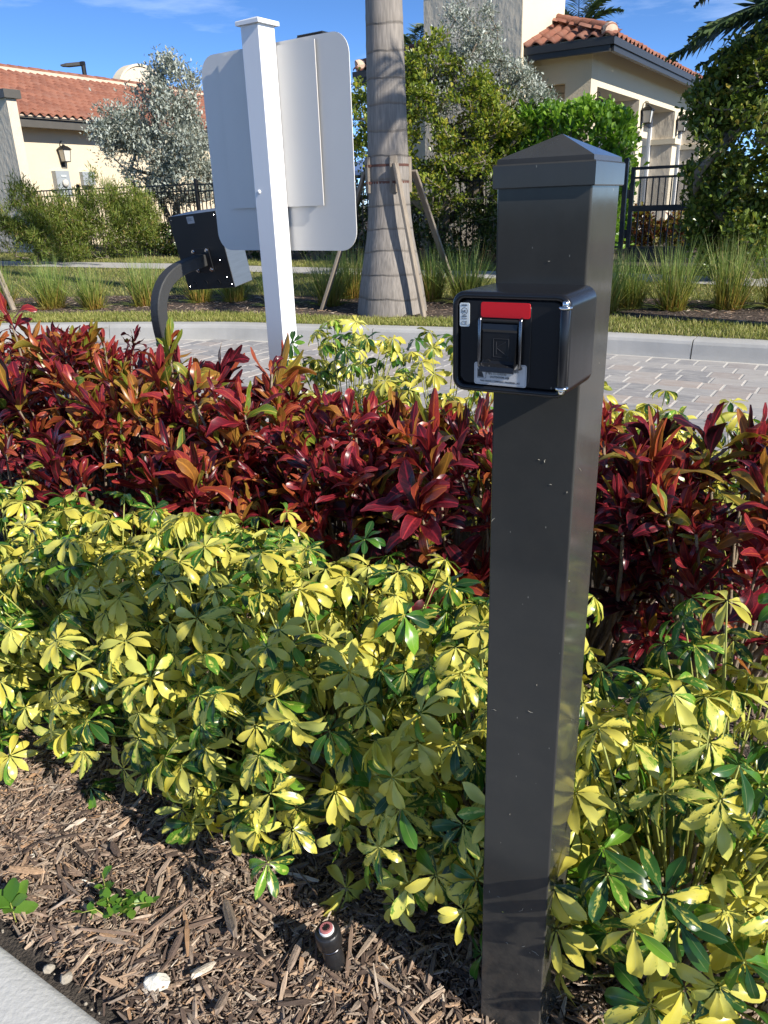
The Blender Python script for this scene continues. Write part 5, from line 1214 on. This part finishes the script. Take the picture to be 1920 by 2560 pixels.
def pC2(t): return .12 + .88 * max(0., math.sin(math.pi * t ** 1.5)) ** .75 if t < .985 else .3
ST = [blade_tmpl(pS, 7, rt.uniform(.140, .190), rt.uniform(.10, .36), rt.uniform(.3, 1.5), rt.uniform(.05, .32), rt.normal(0, .35), rt.uniform(-.1, .12), rt) for _ in range(12)]
CRT = [blade_tmpl(pC if i % 2 == 0 else pC2, 8, rt.uniform(.08, .115) if i % 2 == 0 else rt.uniform(.11, .19), rt.uniform(.05, .5), rt.uniform(-.9, 1.9), rt.uniform(.05, .5), rt.normal(0, 1.1 if i % 3 else .4), rt.uniform(-.3, .5), rt) for i in range(18)]
class Plant:
    def __init__(s, name, label, cat, base, group, tm, matl, leaf, stemmat):
        s.root = thing(name, label, cat, base, 0, group); s.base = np.array(base, float); s.tm, s.mat, s.leaf = tm, matl, leaf
        s.k, s.R, s.p, s.tone, s.rnd = [], [], [], [], []; s.stem = MB(); s.stemmat = stemmat; s.twig = MB()
    def add(s, k, R, p, tone): s.k.append(k); s.R.append(R); s.p.append(p); s.tone.append(tone); s.rnd.append(rng.random())
PLANTS = []
TONES_S = [0., .12, .28, .5, .95]; TONES_C = [.04, .2, .36, .48, .58, .70, .84, .97]
def unit(v): return v / (np.linalg.norm(v) + 1e-9)
def basis(d, nrm):
    x = np.cross(d, nrm); x = unit(x); return np.stack([x, d, np.cross(x, d)], 1)
def umbrella_shrub(label, a, b, ra, rb, h, n, seed, size=.062, inner=.28, zlow=.03, group='variegated umbrella shrubs in the bed', sink=0.):
    r = np.random.default_rng(seed); base = W(a, b, 0); P_ = Plant('umbrella_shrub', label, 'shrub', base, group, ST, M['scheff'], 'leaf', 'greenstem')
    cs_ = []; tries = 0
    while len(cs_) < n and tries < 14000:
        tries += 1
        d = unit(r.normal(size=3)); d[2] = d[2] * .9 + .12
        q = .93 + .11 * r.random() if r.random() > inner else r.uniform(.55, .88)
        sup = (abs(d[0]) ** 2.6 + abs(d[1]) ** 2.6 + abs(d[2]) ** 2.6) ** (-1 / 2.6); d = d * sup
        lump = 1 + .10 * math.sin(7 * d[0] + seed) * math.sin(6 * d[1] + 2 * seed)
        loc = np.array([d[0] * ra * q * lump, d[1] * rb * q * lump, h * .46 + d[2] * h * .54 * q * lump])
        if loc[2] < zlow: continue
        if d[2] > .45 and r.random() < .16: loc[2] += r.uniform(.02, .085)
        nrm = unit(np.array([d[0] / ra, d[1] / rb, d[2] / (h * .54)]))
        wpos = loc[0] * U + loc[1] * V + np.array([0, 0, loc[2]])
        if any(np.linalg.norm(wpos - c) < .037 for c, _, _ in cs_): continue
        wn_ = nrm[0] * U + nrm[1] * V + np.array([0, 0, nrm[2]]); cs_.append((wpos, wn_, q))
    for c, nr_, q in cs_:
        ax = unit(nr_ * .72 + np.array([0, 0, .62]) + r.normal(0, .36, 3)); nl = int(r.choice([7, 8, 8, 9, 10])); s = size * r.uniform(.78, 1.10) * (1. if q > .9 else 1.05)
        e1 = unit(np.cross(ax, r.normal(size=3))); e2 = np.cross(ax, e1); base_t = r.random()
        wt = (0. if base_t < .34 else .12 if base_t < .56 else .28 if base_t < .78 else .5 if base_t < .92 else .95)
        hang = r.uniform(-.1, .85) + .35 * (1 - abs(ax[2]))
        a0 = r.random() * 6.28
        for i in range(nl):
            az = a0 + 2 * math.pi * i / nl + r.normal(0, .10); rd = e1 * math.cos(az) + e2 * math.sin(az)
            el = r.normal(.12, .18) ; d = unit(rd * math.cos(el) + ax * math.sin(el) + np.array([0, 0, -hang * r.uniform(.5, 1.1)]))
            tone = min(.95, max(0, wt + r.choice([0, 0, 0, .12, .28, .5, .95], p=[.42, .16, .12, .1, .08, .07, .05]))); tone = min(TONES_S, key=lambda x: abs(x - tone))
            nn = unit(ax + r.normal(0, .25, 3)); sz = s * r.uniform(.82, 1.14)
            P_.add(int(r.integers(len(ST))), basis(d, nn if abs(nn @ d) < .97 else e1) * sz, base + c + rd * .004, tone)
        inn = c * np.array([.45, .45, .55]) + np.array([0, 0, -.03]); m = (c + inn) / 2 + np.array([0, 0, -.015])
        P_.stem.tube(np.array([inn, m, c]) , [.0030, .0020, .0016], 5)
        if r.random() < .35: P_.twig.tube(np.array([(inn[0] * .1, inn[1] * .1, -.02), inn * np.array([.5, .5, .5]), inn]), [.007, .0055, .0032], 5)
    PLANTS.append(P_); return P_
def croton(label, a, b, ra, rb, h, n, seed, size=.098, warm=.0, zlow=.55, group='red crotons behind the umbrella shrubs', extra=()):
    r = np.random.default_rng(seed); base = W(a, b, 0); P_ = Plant('croton', label, 'shrub', base, group, CRT, M['croton'], 'leaf', 'stem')
    tips = []; tries = 0
    while len(tips) < n and tries < 6000:
        tries += 1; x, y = r.uniform(-1, 1, 2); rr_ = math.hypot(x, y)
        if rr_ > 1: continue
        top = h * (1 - .22 * rr_ ** 2.5) * (1 + r.normal(0, .05)); z = top if r.random() < .55 else r.uniform(zlow * h, top)
        if z < top - .03 and rr_ < .55: continue
        p = x * ra * U + y * rb * V + np.array([0, 0, z])
        if any(np.linalg.norm(p - q) < .052 for q in tips): continue
        tips.append(p)
    tips += [np.array(e) for e in extra]
    for tip in tips:
        out = unit(np.array([tip[0], tip[1], 0]) + 1e-6); rr_ = math.hypot(tip[0] / ra, tip[1] / rb); ax = unit(np.array([0, 0, 1.]) + out * .45 * min(1, rr_) + r.normal(0, .16, 3))
        b0 = tip * np.array([.22, .22, 0]) + np.append(r.normal(0, .04, 2), -.02)
        mid = b0 * .45 + tip * .55 + np.append(out[:2] * .03 + r.normal(0, .025, 2), -.10 * h); pts = []
        for t in np.linspace(0, 1, 7):
            q = (1 - t) ** 3 * b0 + 3 * (1 - t) ** 2 * t * (b0 * .6 + mid * .4 + np.array([0, 0, .02])) + 3 * (1 - t) * t * t * (tip - ax * .16) + t ** 3 * tip; pts.append(q)
        pts = np.array(pts); P_.stem.tube(pts, np.linspace(.0075, .0034, 7) * r.uniform(.8, 1.2), 6)
        rank = tip[2] / h; tb = r.random(); rt_ = (.06 + .34 * tb + .24 * max(0, rank - .8) / .2 * tb + warm * tb)
        nlv = int(r.integers(12, 22)); span = r.uniform(.05, .17); L0 = size * r.choice([.62, .8, .95, 1.1, 1.45], p=[.22, .26, .26, .16, .10]); a0 = r.random() * 6.28
        kshape = r.integers(len(CRT), size=4)
        for i in range(nlv):
            f = i / nlv; p = tip - ax * span * f; inc = .12 + 1.05 * f ** .9 + r.normal(0, .26); az = a0 + i * 2.399
            e1 = unit(np.cross(ax, [.3, .9, .1])); e2 = np.cross(ax, e1); rd = e1 * math.cos(az) + e2 * math.sin(az)
            d = unit(ax * math.cos(inc) + rd * math.sin(inc) + np.array([0, 0, -.10 * f])); L = L0 * (.55 + .6 * math.sin(math.pi * min(1, .25 + .65 * f))) * r.uniform(.8, 1.15)
            tn_ = rt_ + .22 * (1 - f) * (r.random() - .25) + r.normal(0, .09) - .06 * f
            if r.random() < .25: tn_ = r.uniform(.60, 1.)
            tone = min(TONES_C, key=lambda x: abs(x - tn_)); nn = unit(ax * 1. - rd * .2 + r.normal(0, .28, 3))
            P_.add(int(kshape[r.integers(4)] if r.random() < .7 else r.integers(len(CRT))), basis(d, nn if abs(nn @ d) < .97 else e1) * L, base + p + d * .004, tone)
    PLANTS.append(P_); return P_
# front row
umbrella_shrub('yellow-green umbrella shrub touching the right side of the dark post', -.12, 1.06, .27, .26, .54, 165, 301)
umbrella_shrub('yellow-green umbrella shrub at the right edge, taller and behind the one by the post', -.09, 1.36, .18, .19, .61, 70, 302)
umbrella_shrub('yellow-green umbrella shrub touching the left side of the dark post', -.50, 1.13, .28, .30, .54, 185, 303)
umbrella_shrub('bulging yellow-green umbrella shrub directly above the sprinkler', -.87, 1.15, .32, .36, .565, 240, 304)
umbrella_shrub('yellow-green umbrella shrub between the leafy weed and the sprinkler', -1.27, 1.18, .33, .37, .55, 235, 305)
umbrella_shrub('yellow-green umbrella shrub above the leafy weed near the left edge', -1.68, 1.15, .34, .36, .51, 220, 306)
umbrella_shrub('yellow-green umbrella shrub cut by the left edge below the crotons', -2.12, 1.17, .34, .36, .48, 170, 307)
umbrella_shrub('low umbrella shrub sprig over the mulch at the far left edge', -1.62, .765, .07, .06, .12, 4, 308, zlow=.06)
# back row along the road
for k, (a, b_, ra, rb, h, lab) in enumerate([(-2.02, 2.84, .32, .30, .77, 'umbrella shrub against the pavers just right of the white post'), (-1.52, 2.82, .34, .32, .77, 'umbrella shrub against the pavers just left of the lock box'), (-1.02, 2.80, .30, .28, .66, 'umbrella shrub behind the dark post, peeking out under the lock box'),
                                            (-.66, 2.75, .28, .27, .57, 'umbrella shrub against the pavers just right of the dark post'), (-.28, 2.72, .28, .26, .54, 'umbrella shrub against the pavers at the right edge')]):
    umbrella_shrub(lab, a, b_, ra, rb, h, 120, 320 + k, size=.070, group='variegated umbrella shrubs along the road')
# crotons
cr = [(-3.80, 2.05, .33, .38, .73, .25, 'red croton cut by the left edge, farthest along the row'), (-3.28, 2.1, .32, .36, .73, .28, 'red croton near the left edge with one tall dark shoot'), (-2.80, 2.08, .32, .36, .73, .22, 'red and orange croton a little left of the bent black arm'),
      (-2.32, 2.05, .32, .36, .70, .28, 'orange-tipped croton in front of the bent black arm'), (-1.85, 2.02, .31, .36, .65, .20, 'red croton at the foot of the white post, left side'), (-1.42, 2.0, .30, .35, .63, .10, 'burgundy croton right of the white post with bare pale stems'),
      (-.98, 1.98, .30, .34, .63, .04, 'burgundy croton reaching the left side of the dark post'), (-.58, 2.0, .30, .33, .655, .04, 'dark red croton with open bare stems touching the right side of the dark post'), (-.20, 2.0, .30, .34, .67, .08, 'dark red croton over bare soil, cut by the right edge'),
      (-3.05, 1.76, .30, .24, .50, .1, 'low croton in the second row, cut by the left edge'), (-2.45, 1.74, .30, .24, .52, .1, 'low croton in the second row above the leafy weed'), (-1.80, 1.66, .28, .24, .50, .02, 'low dark croton right behind the umbrella shrubs, left of the white post')]
for k, (a, b_, ra, rb, h, wm, lab) in enumerate(cr):
    ex = {1: [(-.05, .02, .87)], 3: [(.02, .06, .80)], 4: [(.10, .05, .73)]}.get(k, ())
    croton(lab, a, b_, ra, rb, h, 56 if k < 9 else 30, 400 + k, warm=wm, zlow=.40, extra=ex)

# which leaves does one see from where the photograph stands: those become single leaves, the rest one foliage part
qv, qf, own = [], [], []
for pi, P_ in enumerate(PLANTS):
    R_ = np.array(P_.R); p_ = np.array(P_.p); k = np.array(P_.k); L = len(k)
    cor = np.zeros((L, 4, 3))
    for t in range(len(P_.tm)):
        q = k == t
        if q.any():
            tv = P_.tm[t][0]; nl = len(tv) // 5; ids = [2, (nl // 2) * 5, (nl - 1) * 5 + 2, (nl // 2) * 5 + 4]
            cor[q] = np.einsum('lij,kj->lki', R_[q], tv[ids]) + p_[q][:, None]
    P_.cor = cor; n0 = len(own)
    qv += cor.reshape(-1, 3).tolist(); qf += [(4 * (n0 + i), 4 * (n0 + i) + 1, 4 * (n0 + i) + 2, 4 * (n0 + i) + 3) for i in range(L)]; own += [(pi, i) for i in range(L)]
def solid(root_mat, x0, x1, y0, y1, z0, z1):
    n0 = len(qv); pts = [root_mat @ Vector((x, y, z)) for x in (x0, x1) for y in (y0, y1) for z in (z0, z1)]
    qv.extend([tuple(p) for p in pts])
    for f in ((0, 1, 3, 2), (4, 5, 7, 6), (0, 1, 5, 4), (2, 3, 7, 6), (0, 2, 6, 4), (1, 3, 7, 5)): qf.append(tuple(n0 + i for i in f)); own.append((-1, 0))
mp_ = Matrix.Translation(Vector(pcen)) @ Matrix.Rotation(-PY, 4, 'Z'); solid(mp_, -w / 2, w / 2, -w / 2, w / 2, 0, 1.3)
mp_ = Matrix.Translation(Vector(SC - su * w / 2 + sv * w / 2)) @ Matrix.Rotation(-SY, 4, 'Z'); solid(mp_, -w / 2, w / 2, -w / 2, w / 2, 0, 2.)
bvh = BVHTree.FromPolygons(qv, qf); cv_ = Vector(CAM); base_i = 0
for P_ in PLANTS:
    L = len(P_.k); c = P_.cor; score = np.zeros(L)
    ctr = c.mean(1); tests = np.stack([ctr, (c[:, 2] + ctr) / 2, (c[:, 1] + ctr) / 2, (c[:, 3] + ctr) / 2, (c[:, 0] + ctr) / 2], 1)
    ok = in_view(ctr, 1.03)
    for i in np.where(ok)[0]:
        h_ = 0
        for q in tests[i]:
            d = Vector(q) - cv_; hit = bvh.ray_cast(cv_, d.normalized(), d.length + .02)
            if hit[2] == base_i + i: h_ += 1
        if h_:
            e_ = c[i]; nrm = np.cross(e_[2] - e_[0], e_[3] - e_[1]); vd = unit(ctr[i] - CAM); score[i] = h_ / 5 * (abs(nrm @ vd) + 1e-6) / ((ctr[i] - CAM) @ (ctr[i] - CAM))
    base_i += L
    order = np.argsort(-score); single = [i for i in order[:300] if score[i] > 0]; sset = set(single); meshes = {}
    tones = TONES_S if P_.tm is ST else TONES_C
    for i in single:
        key = (P_.k[i], P_.tone[i])
        cache = Plant.__dict__.get('cache') or {}
        gk = (id(P_.tm), *key)
        if gk not in cache:
            mb = MB(); t = P_.tm[P_.k[i]]; mb.add(t[0], t[1], t[2], tone=P_.tone[i], rnd=(P_.k[i] * .137) % 1); cache[gk] = mb.mesh('leaf', P_.mat, True); Plant.cache = cache
        o = bpy.data.objects.new('leaf', cache[gk]); COL.objects.link(o); o.parent = P_.root
        mm = Matrix(P_.R[i].tolist()).to_4x4(); mm.translation = Vector(P_.p[i] - P_.base); o.matrix_basis = mm
    restl = np.array([i for i in range(L) if i not in sset]); mb = MB()
    if len(restl):
        k = np.array(P_.k)[restl]; R_ = np.array(P_.R)[restl]; p_ = np.array(P_.p)[restl] - P_.base; tn_ = np.array(P_.tone)[restl]; rn_ = np.array(P_.rnd)[restl]
        for t in range(len(P_.tm)):
            q = k == t
            if q.any(): mb.bake(P_.tm[t], R_[q], p_[q], tone=tn_[q], rnd=rn_[q])
        mb.build('foliage', P_.mat, P_.root, smooth=True, kind='stuff')
    P_.stem.build('stems', M[P_.stemmat], P_.root, smooth=True)
    if P_.twig.v: P_.twig.build('branches', M['stem'], P_.root, smooth=True)
print('plants', len(PLANTS), 'leaves', len(own), 'objects', len(bpy.data.objects))
